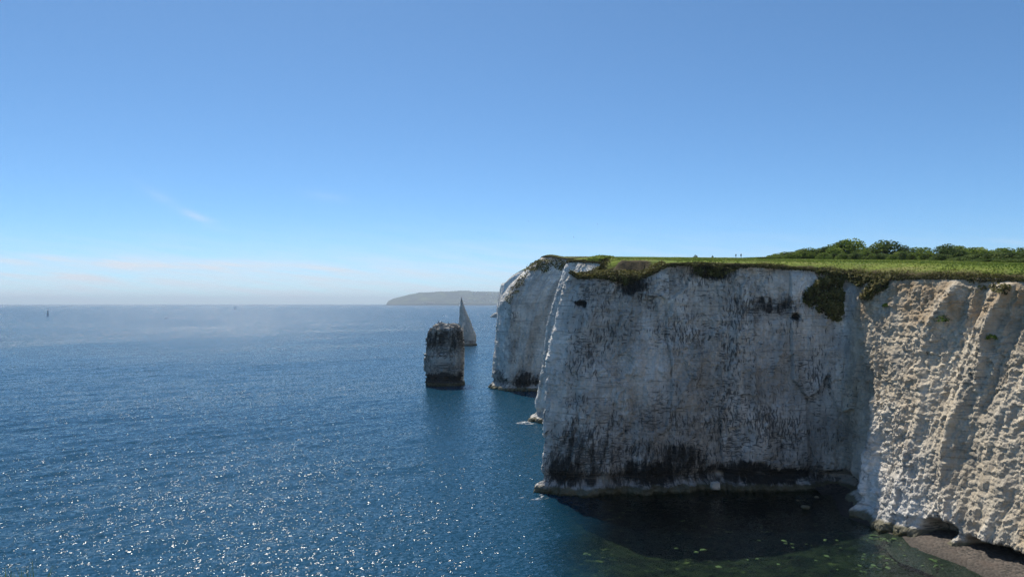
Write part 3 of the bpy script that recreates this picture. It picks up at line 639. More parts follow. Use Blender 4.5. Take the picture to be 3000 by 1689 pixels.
V = np.array([(-1.15, -.8, -.9), (1.1, -.85, -.9), (1.15, .8, -.9), (-1.1, .8, -.9), (-1.0, -.75, .75), (1.05, -.7, .98), (.95, .7, 1.0), (-.95, .72, .85)])
bm = bmesh.new(); vs = [bm.verts.new(v) for v in V]
for f in [(0, 1, 2, 3), (4, 5, 6, 7), (0, 1, 5, 4), (1, 2, 6, 5), (2, 3, 7, 6), (3, 0, 4, 7)]: bm.faces.new([vs[i] for i in f])
bmesh.ops.subdivide_edges(bm, edges=bm.edges[:], cuts=6, use_grid_fill=True); V = np.array([v.co[:] for v in bm.verts]); Fl = [tuple(v.index for v in f.verts) for f in bm.faces]; bm.free()
V = V * .6
V = V + .07 * np.stack([fbm(V[:, 0] * 1.5 + 9 * i, V[:, 1] * 1.5, V[:, 2] * 1.5, 3) for i in range(3)], 1)
thing('chalk_block', 'pale square fallen chalk block on the ledge below the shaded wall', 'boulder', (X, 115.2, 1.35), .15, None, rock_mesh('chalk_block', V, Fl, V[:, 0], np.full(len(V), -.2), .6))
# fallen white lumps on the little dark cove beach
for i, (sx, sy, r, l) in enumerate([(2392, 1452, .28, 'white chalk lump at the top of the small dark cove beach'), (2360, 1482, .5, 'largest white chalk lump at the water edge of the cove beach'), (2338, 1462, .2, 'small white chalk lump left of the cove beach')]):
    Y = gy(sy, .5); chalk_rock('chalk_lump', l, 'boulder', ((sx - CX) * Y / F, Y, .35), r, 20 + i, 1.3, .9, .6, -.3, .8, 'chalk lumps on the cove beach')

STONE = plain('weed_stone', (.31, .32, .15), .9, .8, 1.6)
def build_stones():
    r2 = random.Random(11); protos = []
    for i in range(4):
        V, Fl = lump(1, 50 + i, 1.2, .9, .55, 2, .4); protos.append(mesh('stone', V, Fl, STONE, True))
    spots = []
    for cx, cy, rx, ry, n in [(2590, 1590, 45, 12, 22), (2680, 1615, 70, 22, 30), (2740, 1650, 45, 22, 22), (2480, 1635, 60, 30, 14), (2330, 1640, 90, 30, 12), (2160, 1660, 60, 20, 8), (2010, 1620, 40, 14, 6), (2420, 1600, 40, 14, 6), (2250, 1590, 60, 20, 6), (1730, 1640, 14, 10, 4), (2560, 1670, 90, 16, 14)]:
        for _ in range(n if cx > 2500 else n // 2): spots.append((r2.gauss(cx, rx * .6), r2.gauss(cy, ry * .6)))
    for sx, sy in spots:
        Y = F * 30.9 / (sy - HY); X = (sx - CX) * Y / F; k = r2.uniform(.09, .2) if r2.random() < .75 else r2.uniform(.2, .36)
        o = obj('stone', protos[r2.randrange(4)], label='pale weed-green stone seen through the shallow cove water', category='stone', group='pale stones under the shallow water')
        o.location = (X, Y, -.30 if sx > 2540 else -.5); o.scale = (k * r2.uniform(.8, 1.5), k, k * .8); o.rotation_euler = (0, 0, r2.uniform(0, 6.28))
build_stones()

# ------------------------------------------------------------------ vegetation
def ground(X, Y): return float(zplat(np.array([X]), np.array([Y]))[0])
def cloud(blobs_, n, size, seed, tintbase=.45):
    r = np.random.default_rng(seed); Ps = []; Ns = []; Ts = []
    vol = np.array([b[3] * b[4] + b[4] * b[5] + b[3] * b[5] for b in blobs_]); vol = vol / vol.sum()
    for (cx, cy, cz, rx, ry, rz), f in zip(blobs_, vol):
        k = max(8, int(n * f)); q = r.normal(size=(k, 3)); q /= np.linalg.norm(q, axis=1)[:, None]
        rad = r.uniform(.62, 1.06, k) ** .6; P = np.array([cx, cy, cz]) + q * np.array([rx, ry, rz]) * rad[:, None]
        ok = P[:, 2] > .05; Ps.append(P[ok]); Ns.append(q[ok]); Ts.append(np.full(ok.sum(), tintbase + r.normal() * .22))
    P = np.vstack(Ps); T = np.concatenate(Ts)
    return leaves(P, np.vstack(Ns), r.uniform(.7, 1.3, len(P)) * size, seed, .7, .75, T)
def tubes(paths, sides=6):
    V, Fl = [], []
    for pts, rad in paths:
        b = len(V)
        for (x, y, z), q in zip(pts, rad):
            for s in range(sides): a = 2 * math.pi * s / sides; V.append((x + q * math.cos(a), y + q * math.sin(a), z + .3 * q * math.sin(a)))
        for i in range(len(pts) - 1):
            for s in range(sides): s2 = (s + 1) % sides; Fl.append((b + i * sides + s, b + i * sides + s2, b + (i + 1) * sides + s2, b + (i + 1) * sides + s))
        Fl.append(tuple(b + (len(pts) - 1) * sides + s for s in range(sides)))
    return V, Fl
def tree_meshes(seed, dark=False, bush=False):          # unit tree: 1 wide, 1 high is scaled per instance; leaf size fits ~10 m
    r = random.Random(seed); B = []
    W_, H_ = 5.0, 6.0
    for i in range(16 if not bush else 11):
        a = r.uniform(0, 6.28); q = math.sqrt(r.random()); x, y = W_ * .72 * q * math.cos(a), W_ * .72 * q * math.sin(a)
        top = H_ * (1 - .62 * q ** 2.2) * r.uniform(.82, 1.02); rr = r.uniform(1.0, 1.9)
        B.append((x, y, top - rr * .75, rr * 1.15, rr * 1.15, rr * .8))
        if r.random() < .8: B.append((x * 1.2, y * 1.2, top * .42, rr * 1.25, rr * 1.25, top * .42))
    V, Fl, t = cloud(B, 4600 if not bush else 3200, .46, seed, .5)
    crown = mesh('crown', V, Fl, LEAF_DARK if dark else LEAF, False, None, {'tint': t})
    paths = [([(0, 0, -.6), (.1, 0, 1.2), (.25, .1, 2.6)], [.32, .24, .16])]
    for i in range(5):
        a = i * 1.257 + r.random(); paths.append(([(.1, 0, 1.0 + .2 * i), (1.3 * math.cos(a), 1.3 * math.sin(a), 2.2 + .2 * i), (2.4 * math.cos(a), 2.4 * math.sin(a), 3.6)], [.14, .09, .04]))
    V, Fl = tubes(paths); return crown, mesh('trunk', V, Fl, BARK, True)
TREES = [tree_meshes(s, d, b) for s, d, b in [(1, 0, 0), (2, 0, 0), (3, 1, 0), (4, 0, 1), (5, 1, 1)]]
def tree(name, label, cat, sx, Y, wpx, ytop, kind, rz=0., group=None, dz=0.):
    X = (sx - CX) * Y / F; z = ground(X, Y); h = 1.1 * (HC + (HY - ytop) * Y / F - z); w = 1.28 * wpx * Y / F
    o = thing(name, label, cat, (X, Y, z + dz), rz, group)
    o.scale = (w / 10.5, w / 10.5, max(.5, h) / 6.2); c, t = TREES[kind]
    obj('crown', c, o); obj('trunk', t, o); return o
GT = 'windswept trees along the field edge'
for a in [('round_tree', 'tall rounded green tree forming the left and highest crown of the clump', 'tree', 2482, 232, 120, 697, 0, 0.4),
          ('round_tree', 'dark rounded tree right of the highest crown', 'tree', 2588, 236, 118, 705, 2, 1.3),
          ('round_tree', 'bright lower tree at left foot of the highest crown', 'tree', 2440, 226, 70, 722, 1, 2.2),
          ('round_tree', 'grey-green bush in front of the two highest trees', 'tree', 2540, 222, 66, 730, 3, 0.1),
          ('round_tree', 'small dark round bush below the dark rounded tree', 'bush', 2580, 218, 30, 742, 4, 0.8),
          ('round_tree', 'low dark shrub under the bright lower tree', 'bush', 2462, 220, 44, 743, 4, 1.9),
          ('round_tree', 'spreading low bush right of the small dark round bush', 'bush', 2630, 220, 72, 737, 3, 2.6),
          ('round_tree', 'low light green tree in the dip between the two tree clumps', 'tree', 2692, 238, 96, 722, 1, 3.0),
          ('round_tree', 'slim dark tree at left side of the dip', 'tree', 2652, 234, 60, 720, 2, 3.6),
          ('round_tree', 'dense dark green tree leading the right clump', 'tree', 2776, 205, 92, 716, 2, 4.1),
          ('round_tree', 'bright green tree topping the right clump', 'tree', 2815, 215, 84, 716, 0, 5.0),
          ('round_tree', 'light green bush at left foot of the right clump', 'bush', 2722, 204, 60, 738, 3, 5.3),
          ('round_tree', 'rounded green tree in the middle of the right clump', 'tree', 2866, 208, 92, 721, 1, 0.9),
          ('round_tree', 'yellow-green flat-topped tree near right frame edge', 'tree', 2930, 210, 88, 723, 0, 1.7),
          ('round_tree', 'bare-topped tree rising at the right frame edge', 'tree', 2992, 206, 50, 722, 1, 2.4),
          ('round_tree', 'dark shrub under the middle of the right clump', 'bush', 2760, 196, 64, 745, 4, 3.3)]:
    tree(*a, group=GT)
for i, (sx, Y, w, yt) in enumerate([(2818, 178, 90, 752), (2868, 170, 100, 743), (2920, 162, 110, 738), (2980, 156, 120, 738), (3040, 150, 130, 740), (2900, 150, 90, 760), (2960, 145, 100, 757), (3020, 140, 110, 757)]):
    tree('hedge_shrub', 'dark dense shrub of the hedge in front of the right tree clump', 'shrub', sx, Y, w, yt, 4, i * 1.1, 'dark hedge shrubs at the right edge')
for i, sx in enumerate(np.linspace(2214, 2440, 26)):
    yt = float(np.interp(sx, [2208, 2260, 2320, 2393, 2440], [757, 745, 734, 723, 726])); r2 = random.Random(100 + i)
    tree('scrub_bush', 'low windswept scrub bush on the bank left of the tall trees', 'bush', sx + r2.uniform(-6, 6), 238 + r2.uniform(-8, 12), r2.uniform(48, 80), yt + r2.uniform(-2, 8) + (6 if i % 3 == 1 else 0), 3 + (i % 4 == 3), r2.uniform(0, 6), 'scrub bushes on the bank left of the trees')
for i, sx in enumerate(np.linspace(2420, 2760, 16)):
    r2 = random.Random(300 + i); tree('scrub_bush', 'low bush filling the foot of the tall skyline trees', 'bush', sx + r2.uniform(-8, 8), 214 + r2.uniform(-6, 6), r2.uniform(30, 56), 741 + r2.uniform(-6, 6), [3, 4, 3][i % 3], r2.uniform(0, 6), 'bushes at the foot of the skyline trees')
for sx, yt, w, Y, l in [(2037, 744.5, 26, 1750, 'lone rounded tree on the distant hill skyline, left of its neighbour'), (2087, 746, 14, 1750, 'smaller lone tree on the distant hill skyline')]:
    X = (sx - CX) * Y / F; z = float(ZHILL(X)) - 1; o = thing('hill_tree', l, 'tree', (X, Y, z), 1.0, 'trees on the distant hill'); k = w * Y / F / 10.5
    o.scale = (k, k, max(.6, (HC + (HY - yt) * Y / F - z) / 6.2)); obj('crown', TREES[2][0], o); obj('trunk', TREES[2][1], o)
for i, (sx, w) in enumerate([(1985, 22), (2005, 22), (2022, 20), (2052, 22), (2068, 20)]):
    Y = 1745.; X = (sx - CX) * Y / F; z = float(ZHILL(X)) - 1; o = thing('hill_shrub', 'dark low shrub of the hedge line on the distant hill', 'shrub', (X, Y, z), i, 'hedge shrubs on the distant hill'); k = w * Y / F / 10.5
    o.scale = (k, k, k * .42); obj('crown', TREES[4][0], o)

def build_heath():
    Ps, Ns, Sz, Tn = [], [], [], []; r = np.random.default_rng(21)
    E = CLIFF[:, -1, :]; Y = E[:, 1]; vis = np.where(((Y > 60) & (Y < 300)) & (E[:, 0] > -20))[0]
    seg = np.gradient(U)[vis] * np.where(Y[vis] > 200, .5, 1.0); pr = seg / seg.sum()
    def add(P, N_, s, t): Ps.append(P); Ns.append(N_); Sz.append(np.broadcast_to(s, len(P))); Tn.append(np.broadcast_to(t, len(P)))
    n = 30000; k = r.choice(vis, n, p=pr); thick = .10 + 1.05 * np.clip(fbm(U[k] * .16, 0, 7, 3) + .22, 0, 1.2)
    inn = r.exponential(1.0, n) * thick * np.minimum(CV[k, 11], 1.2); x = E[k, 0] - OUT[k, 0] * inn + r.normal(size=n) * .1; y = E[k, 1] - OUT[k, 1] * inn
    z = zplat(x, y) + r.uniform(-.1, .3, n) * thick * np.exp(-inn / 2)
    add(np.column_stack([x, y, z]), np.tile([0, 0, 1.], (n, 1)), r.uniform(.2, .42, n), .28 + .35 * np.clip(inn / 2, 0, 1) + .3 * perlin(x * .3, y * .3, 4))
    n = 5000; x = r.uniform(9, 25, n); y = r.uniform(116, 124.5, n); ok = inside(x, y, E[:, :2].tolist() + [[80, 900], [900, 900], [900, -90], [-60, -90]]); x, y = x[ok], y[ok]; d_, k_ = edge_dist(x, y); ok = d_ < 4.3; x, y = x[ok], y[ok]
    add(np.column_stack([x, y, zplat(x, y, d_[ok], k_[ok]) + r.uniform(0, .3, len(x))]), np.tile([0, 0, 1.], (len(x), 1)), r.uniform(.25, .5, len(x)), .45 + .4 * perlin(x * .5, y * .5, 4))
    # hanging over the rim, on the wall's upper rows
    n = 20000; k = r.choice(vis, n, p=pr); hang = np.clip(.05 + 1.9 * fbm(U[k] * .25, 3, 3, 3), .04, 2.2) * np.where((E[k, 0] < 52) & (E[k, 1] > 112), .6, 1.0)
    dz = r.random(n) * hang; row = np.clip((NV - 1 - dz / .2).astype(int), 0, NV - 1); P = CLIFF[k, row] + np.column_stack([OUT[k] * r.uniform(0, .3, (n, 1)), r.normal(size=n) * .08])
    add(P, np.column_stack([OUT[k], np.full(n, .5)]), r.uniform(.2, .4, n), .22 + .2 * perlin(U[k] * .4, dz, 2))
    # patches rooted on the wall and on its ledge
    X, Yc = proj(CLIFF); zz = CLIFF[..., 2]
    def patch(poly, dens, t, sz=.42):
        i, j = np.where(inside_grid(X, Yc, poly) & (zz > 4) & (CLIFF[..., 1] > 60) & (CLIFF[..., 1] < 300)); m = int(dens * len(i))
        q = r.integers(0, len(i), m); c, w = i[q], j[q]; jit = r.normal(size=(m, 3)) * .15
        keep = fbm(U[c] * .8, CLIFF[c, w, 2] * .8, 3, 3) > -.2; c, w, jit = c[keep], w[keep], jit[keep]; m = len(c)
        add(CLIFF[c, w] + jit + np.column_stack([OUT[c] * (r.uniform(0, .35, (m, 1)) + .55 * np.clip(.3 + 1.5 * perlin(U[c] * .9, CLIFF[c, w, 2] * .9, 2), 0, 1.3)[:, None]), np.zeros(m)]), np.column_stack([OUT[c], np.full(m, .9)]), r.uniform(.6, 1.2, m) * sz, t + .45 * perlin(U[c] * .9, CLIFF[c, w, 2] * .9, 2) + .3 * perlin(U[c] * .3, CLIFF[c, w, 2] * .3, 8))
    wx_ = 22 * fbm(CLIFF[..., 0] * .25, CLIFF[..., 1] * .25, zz * .3, 4); wy_ = 22 * fbm(CLIFF[..., 0] * .25 + 40, CLIFF[..., 1] * .25, zz * .3, 4)
    def inside_grid(X, Y, poly): return inside((X + wx_).ravel(), (Y + wy_).ravel(), poly).reshape(X.shape)
    patch([(2392, 776), (2560, 790), (2600, 800), (2560, 815), (2520, 838), (2490, 810), (2468, 815), (2462, 850), (2475, 915), (2470, 930), (2420, 934), (2395, 915), (2350, 888), (2365, 850), (2388, 820)], 3.2, .5, .5)
    patch([(2540, 800), (2620, 806), (2590, 850), (2545, 880), (2528, 870), (2550, 830)], 3.0, .6, .48)
    patch([(2860, 838), (2960, 835), (2950, 858), (2930, 862), (2905, 846)], 2.4, .3)
    patch([(1690, 792), (1880, 778), (1900, 772), (1880, 800), (1850, 830), (1790, 826), (1730, 806)], 2.2, .25)
    patch([(2025, 768), (2170, 776), (2150, 790), (2110, 812), (2060, 808), (2030, 792)], 2.2, .3)
    patch([(1545, 780), (1575, 762), (1640, 762), (1660, 775), (1600, 795), (1555, 792)], 1.6, .42, .6)
    patch([(1480, 880), (1500, 846), (1545, 790), (1552, 800), (1510, 862), (1490, 890)], .9, .35, .6)
    P = np.vstack(Ps); V, Fc, t = leaves(P, np.vstack(Ns), np.concatenate(Sz), 3, .7, .7, np.concatenate(Tn))
    obj('heath', mesh('heath', V, Fc, HEATH, False, None, {'tint': t}), kind='stuff', label='brown and green heath hanging over the cliff rim')
build_heath()
def build_grass():
    r = np.random.default_rng(31); n = 70000
    Y = 95 + 190 * r.random(n) ** 1.6; X = (-.02 + .78 * r.random(n)) * Y
    ok = inside(X, Y, CLIFF[:, -1, :2].tolist() + [[80, 900], [900, 900], [900, -90], [-60, -90]]); X, Y = X[ok], Y[ok]; d, k = edge_dist(X, Y); ok = (d > .8) & ~((X > 7) & (X < 27) & (Y < 131)); X, Y = X[ok], Y[ok]
    z = zplat(X, Y, d[ok], k[ok]); V, Fc, t = leaves(np.column_stack([X, Y, z + .05]), np.tile([0, -.8, .5], (len(X), 1)), r.uniform(.18, .4, len(X)), 8, .8, .5, .5 + 1.0 * fbm(X * .08, Y * .08, 1, 3))
    obj('grass', mesh('grass', V, Fc, GRASSB, False, None, {'tint': t}), kind='stuff', label='short green grass covering the clifftop field')
build_grass()
def shrub_at(sx, sy, r_, label, seed):
    X, Y = proj(CLIFF); q = (X - sx) ** 2 + (Y - sy) ** 2 + np.where((CLIFF[..., 1] > 60) & (CLIFF[..., 1] < 130), 0, 1e9); i, j = np.unravel_index(q.argmin(), q.shape); c = CLIFF[i, j]
    V, Fc, t = cloud([(0, 0, .1, r_, r_, r_ * .8), (-.3 * r_, 0, -.5 * r_, r_ * .7, r_ * .7, r_ * .7), (.3 * r_, 0, -.9 * r_ + 1.2 * r_ * .2, r_ * .6, r_ * .6, r_ * .5)], 500, .3, seed, .4)
    V[:, 2] -= .2; thing('cliff_shrub', label, 'shrub', c, 0, 'green shrubs rooted on the sunlit cliff', mesh('cliff_shrub', V, Fc, LEAF, False, None, {'tint': t}))
shrub_at(2760, 938, 1.0, 'upper green shrub clinging to the sunlit cliff beside a rib', 1)
shrub_at(2905, 990, .75, 'green shrub on the sunlit cliff near the right frame edge', 2)
shrub_at(2596, 893, .5, 'tiny green shrub high on the sunlit cliff below the brown heath', 3)
V, Fc, t = cloud([(0, 0, .25, 3.0, 3, .8), (-1.2, 0, .2, 2, 2, .6), (1.2, 0, .2, 2.2, 2, .6)], 1800, .4, 77, .6)
thing('mound_bush', 'low rounded green bush on the turf above the scooped ledge', 'bush', (18.6, 150, ground(18.6, 150) - .45), 0, None, mesh('mound_bush', V, Fc, LEAF, False, None, {'tint': t}))
r = np.random.default_rng(2); n = 500
base = np.column_stack([r.uniform(-.35, .3, n), r.uniform(-.25, .25, n), r.uniform(0, .1, n)]); L_ = r.uniform(.12, .42, n); ang = r.uniform(0, 6.28, n); lean = r.uniform(.1, .5, n)
tip = base + np.column_stack([np.cos(ang) * lean * L_, np.sin(ang) * lean * L_, L_]); sd_ = np.column_stack([np.sin(ang), -np.cos(ang), ang * 0]) * .006
V = np.stack([base - sd_, base + sd_, tip + sd_ * .2, tip - sd_ * .2], 1).reshape(-1, 3)
thing('grass_tuft', 'dark tuft of grass on the brow in the bottom left corner', 'grass tuft', (-4.05, 5.6, 27.48), 0, None, mesh('grass_tuft', V, np.arange(4 * n).reshape(-1, 4), GRASSB, False, None, {'tint': r.random(n) * .5}))
# ------------------------------------------------------------------ people, dog, birds, boats
def skin_mesh(name, joints, bones, rad, mat, sub=1):
    me = bpy.data.meshes.new(name); me.from_pydata(joints, bones, []); o = bpy.data.objects.new(name, me); COL.objects.link(o)
    o.modifiers.new('skin', 'SKIN'); sm = o.modifiers.new('sub', 'SUBSURF'); sm.levels = sub
    bm = bmesh.new(); bm.from_mesh(me); lay = bm.verts.layers.skin.verify()
    for v, q in zip(bm.verts, rad): v[lay].radius = (q, q)
    bm.verts.ensure_lookup_table(); bm.verts[0][lay].use_root = True; bm.to_mesh(me); bm.free()
    dg = bpy.context.evaluated_depsgraph_get(); m2 = bpy.data.meshes.new_from_object(o.evaluated_get(dg)); bpy.data.objects.remove(o); m2.name = name
    m2.materials.clear(); m2.materials.append(mat); m2.polygons.foreach_set('use_smooth', np.ones(len(m2.polygons), bool)); return m2
SKIN = plain('skin', (.45, .28, .2)); NAVY = plain('navy_cloth', (.03, .04, .07)); BLACK = plain('black_cloth', (.015, .015, .018)); HAIR = plain('brown_hair', (.06, .035, .02)); JEAN = plain('denim', (.05, .07, .12)); BAG = plain('rucksack_cloth', (.05, .02, .02))
def person(label, sx, Y, rz, step, bag):
    X = (sx - CX) * Y / F; o = thing('person', label, 'person', (X, Y, ground(X, Y)), rz, 'walkers on the clifftop'); s = step
    J = [(0, 0, .95), (0, 0, 1.15), (0, 0, 1.38), (0, 0, 1.5), (0, .02, 1.62), (0, .03, 1.73), (.1, 0, .9), (.11, .12 * s, .5), (.11, -.05 * s, .07), (.11, .12 - .05 * s, .03), (-.1, 0, .9), (-.11, .02 * s, .5), (-.11, -.28 * s, .1), (-.11, -.14 * s, .03),
         (.19, 0, 1.4), (.25, -.06 * s, 1.13), (.23, .1 * s, .9), (.22, .14 * s, .8), (-.19, 0, 1.4), (-.25, .06 * s, 1.13), (-.23, .2 * s, .92), (-.22, .25 * s, .83)]
    B = [(0, 1), (1, 2), (2, 3), (3, 4), (4, 5), (0, 6), (6, 7), (7, 8), (8, 9), (0, 10), (10, 11), (11, 12), (12, 13), (2, 14), (14, 15), (15, 16), (16, 17), (2, 18), (18, 19), (19, 20), (20, 21)]
    Rd = [.14, .13, .14, .055, .095, .085, .095, .065, .045, .04, .095, .065, .045, .04, .065, .05, .038, .03, .065, .05, .038, .03]
    obj('body', skin_mesh('body', J, B, Rd, SKIN, 2), o)
    obj('jacket', skin_mesh('jacket', [J[0], J[1], J[2], J[14], J[15], J[16], J[18], J[19], J[20]], [(0, 1), (1, 2), (2, 3), (3, 4), (4, 5), (2, 6), (6, 7), (7, 8)], [.165, .155, .165, .08, .065, .05, .08, .065, .05], NAVY if bag else BLACK, 2), o)
    obj('trousers', skin_mesh('trousers', [J[0], J[6], J[7], J[8], J[10], J[11], J[12]], [(0, 1), (1, 2), (2, 3), (0, 4), (4, 5), (5, 6)], [.15, .11, .08, .06, .11, .08, .06], BLACK if bag else JEAN, 2), o)
    obj('hair', skin_mesh('hair', [(0, -.01, 1.74), (0, -.05, 1.66)], [(0, 1)], [.095, .08], HAIR, 2), o)
    if bag: obj('rucksack', skin_mesh('rucksack', [(0, -.22, 1.38), (0, -.24, 1.05)], [(0, 1)], [.13, .15], BAG, 2), o)
person('person in dark clothes walking ahead, left of the pair on the skyline', 2156, 322, .3, 1, False)
person('person with a dark rucksack, right of the pair on the skyline', 2171, 286, .5, .8, True)
t = NT('dog_coat'); c = t.mix(t.ramp(t.noise(t.objco(), 2.4, 1), .48, .52), (.7, .68, .62), (.03, .025, .02)); COAT = t.end(t.bsdf(Base__Color=c, Roughness=.8))
Xd = (2237 - CX) * 240 / F; dg_o = thing('dog', 'white and black dog standing on the grass right of the walkers', 'dog', (Xd, 240, ground(Xd, 240)), 2.0)
J = [(-.3, 0, .5), (0, 0, .5), (.3, 0, .53), (.46, 0, .68), (.6, 0, .72), (.72, 0, .68), (-.33, .09, .42), (-.27, .1, .27), (-.38, .1, .17), (-.36, .1, .02), (-.33, -.09, .42), (-.22, -.1, .27), (-.33, -.1, .17), (-.31, -.1, .02), (.3, .09, .4), (.3, .09, .22), (.3, .09, .02), (.3, -.09, .4), (.36, -.09, .22), (.34, -.09, .02), (-.45, 0, .58), (-.62, 0, .7)]
B = [(0, 1), (1, 2), (2, 3), (3, 4), (4, 5), (0, 6), (6, 7), (7, 8), (8, 9), (0, 10), (10, 11), (11, 12), (12, 13), (2, 14), (14, 15), (15, 16), (2, 17), (17, 18), (18, 19), (0, 20), (20, 21)]
obj('body', skin_mesh('body', J, B, [.12, .12, .15, .09, .09, .045, .08, .05, .035, .035, .08, .05, .035, .035, .065, .045, .035, .065, .045, .035, .035, .02], COAT, 2), dg_o)

GULL = plain('gull_feathers', (.25, .25, .27)); CORM = plain('dark_feathers', (.02, .02, .022))
def gull(sx, sy, Y, bank, rz, label):
    o = thing('gull', label, 'bird', px(sx, sy, Y), rz, 'gulls flying over the headland'); o.rotation_euler = (bank, 0, rz)
    obj('body', skin_mesh('body', [(0, 0, 0), (.22, 0, .02), (.36, 0, .04), (-.25, 0, 0), (-.42, 0, .01)], [(0, 1), (1, 2), (0, 3), (3, 4)], [.1, .08, .05, .06, .05], GULL, 1), o)
    for s in (1, -1):
        V = [(.12, 0, .03), (-.12, 0, .03), (.16, .5 * s, .22), (-.06, .5 * s, .2), (-.02, 1.0 * s, .14), (-.1, 1.0 * s, .13), (.02, .5 * s, .25), (0, 0, .08)]
        obj('wing', mesh('wing', V, [(0, 2, 6, 7), (1, 7, 6, 3), (2, 4, 6), (3, 6, 4, 5), (0, 1, 3, 2), (2, 3, 5, 4)], GULL), o)
gull(1548, 649, 520, .6, .4, 'dark gull flying alone above the left headland edge')
gull(1750, 656, 540, .9, 2.0, 'highest right gull flying over the clifftop')
gull(1651, 694, 560, .5, 1.2, 'left gull of the low pair above the clifftop')
gull(1681, 695, 570, 1.0, 2.6, 'right gull of the low pair above the clifftop')
STACK = np.array([v.co[:] for v in body.data.vertices]) + np.array([-25, 271, 0])
def perched(sx, label, rz, tall):
    Y = 269.5; X = (sx - CX) * Y / F; d = (STACK[:, 0] - X) ** 2 + (STACK[:, 1] - Y) ** 2; z = STACK[d < .5, 2].max() if (d < .5).any() else 21.5
    o = thing('cormorant', label, 'bird', (X, Y, z - .03), rz, 'dark birds perched on the broad stack'); k = tall
    obj('body', skin_mesh('body', [(0, 0, .35 * k), (.1, 0, .6 * k), (.12, 0, .8 * k), (.24, 0, .84 * k), (-.12, 0, .15 * k), (-.25, 0, .02), (.03, .06, .15), (.05, .06, .0), (.03, -.06, .15), (.05, -.06, .0)], [(0, 1), (1, 2), (2, 3), (0, 4), (4, 5), (0, 6), (6, 7), (0, 8), (8, 9)], [.14, .09, .055, .025, .1, .04, .04, .03, .04, .03], CORM, 1), o)
perched(1284.5, 'upright dark bird perched on the left shoulder of the broad stack', .3, 1.15)
perched(1294, 'small dark bird perched left of the broad stack crown', 2.2, .8)
perched(1314, 'dark bird spreading out at the crown right of the broad stack', 1.2, .9)

HULL = plain('white_hull', (.75, .75, .76), .4, .05); DARKH = plain('dark_hull', (.05, .06, .09), .4); SAIL = plain('grey_sail', (.52, .54, .58), .8, .1); GLASS = plain('dark_glass', (.02, .03, .04), .15); MAST = plain('mast_metal', (.3, .3, .32), .4)
def hull(L_, w, h, mat):
    st = np.linspace(-.5, .5, 9); V = []
    for s in st:
        k = 1 - max(0, (s - .0) / .5) ** 2.2; k = max(k, .03); zz = h * (1 + .35 * max(0, s) ** 2 * 4 * .5)
        for yy, z in [(-w / 2 * k, zz), (-w / 2 * k * .92, h * .35), (-w * .22 * k, -h * .35), (w * .22 * k, -h * .35), (w / 2 * k * .92, h * .35), (w / 2 * k, zz)]: V.append((s * L_, yy, z))
    Fl = [(i * 6 + j, i * 6 + (j + 1) % 6, (i + 1) * 6 + (j + 1) % 6, (i + 1) * 6 + j) for i in range(8) for j in range(6)] + [tuple(range(6)), tuple(range(48, 54))[::-1]]
    return mesh('hull', V, Fl, mat, False)
def prism(name, prof, w, mat):                        # side profile extruded across the boat
    n = len(prof); V = [(x, -w / 2, z) for x, z in prof] + [(x, w / 2, z) for x, z in prof]
    return mesh(name, V, [tuple(range(n))[::-1], tuple(range(n, 2 * n))] + [(i, (i + 1) % n, n + (i + 1) % n, n + i) for i in range(n)], mat)
def motorboat(label, sx, sy, L_, rz, hm, G=None):
    Y = gy(sy); o = thing('motorboat', label, 'boat', ((sx - CX) * Y / F, Y, 0), rz, G)
    obj('hull', hull(L_, L_ * .34, L_ * .12, hm), o)
    obj('cabin', prism('cabin', [(-.12 * L_, .1 * L_), (.2 * L_, .1 * L_), (.1 * L_, .24 * L_), (-.1 * L_, .24 * L_)], L_ * .24, HULL), o)
    obj('windscreen', prism('windscreen', [(.19 * L_, .125 * L_), (.215 * L_, .125 * L_), (.125 * L_, .235 * L_), (.1 * L_, .235 * L_)], L_ * .22, GLASS), o)
    V, Fl = tubes([([(-.45 * L_, 0, 0), (-.45 * L_, 0, .16 * L_), (-.40 * L_, 0, .18 * L_)], [.03 * L_, .035 * L_, .03 * L_])]); obj('outboard', mesh('outboard', V, Fl, DARKH), o)
    return o
motorboat('white motorboat moored on the left of the two before the headland', 1298, 924.5, 7.5, 0.1, HULL, 'small white boats near the pinnacle')
motorboat('smaller white motorboat moored closest to the pinnacle', 1323.6, 921.5, 6, .3, HULL, 'small white boats near the pinnacle')
motorboat('dark speedboat crossing the open sea with a white wake', 486, 933, 7, 3.3, DARKH)
def sailboat(label, sx, sy, hgt, rz, L_):
    Y = gy(sy); o = thing('sailing_boat', label, 'boat', ((sx - CX) * Y / F, Y, 0), rz, 'sailing boats near the horizon')
    obj('hull', hull(L_, L_ * .3, L_ * .11, SAIL), o); V, Fl = tubes([([(.08 * L_, 0, .05 * L_), (.08 * L_, 0, hgt)], [.1, .06])]); obj('mast', mesh('mast', V, Fl, MAST), o)
    obj('mainsail', mesh('mainsail', [(.05 * L_, .02, .16 * L_), (-.42 * L_, .5, .18 * L_), (-.12 * L_, .45, hgt * .6), (.05 * L_, .02, hgt * .97), (.05 * L_, .08, .16 * L_), (-.42 * L_, .56, .18 * L_), (-.12 * L_, .51, hgt * .6), (.05 * L_, .08, hgt * .97)], [(0, 1, 2, 3), (7, 6, 5, 4), (0, 4, 5, 1), (1, 5, 6, 2), (2, 6, 7, 3)], SAIL), o)
    obj('jib', mesh('jib', [(.48 * L_, 0, .16 * L_), (.12 * L_, .3, .2 * L_), (.1 * L_, .05, hgt * .85), (.48 * L_, .05, .16 * L_), (.12 * L_, .35, .2 * L_), (.1 * L_, .1, hgt * .85)], [(0, 1, 2), (5, 4, 3), (0, 3, 4, 1), (1, 4, 5, 2)], SAIL), o)
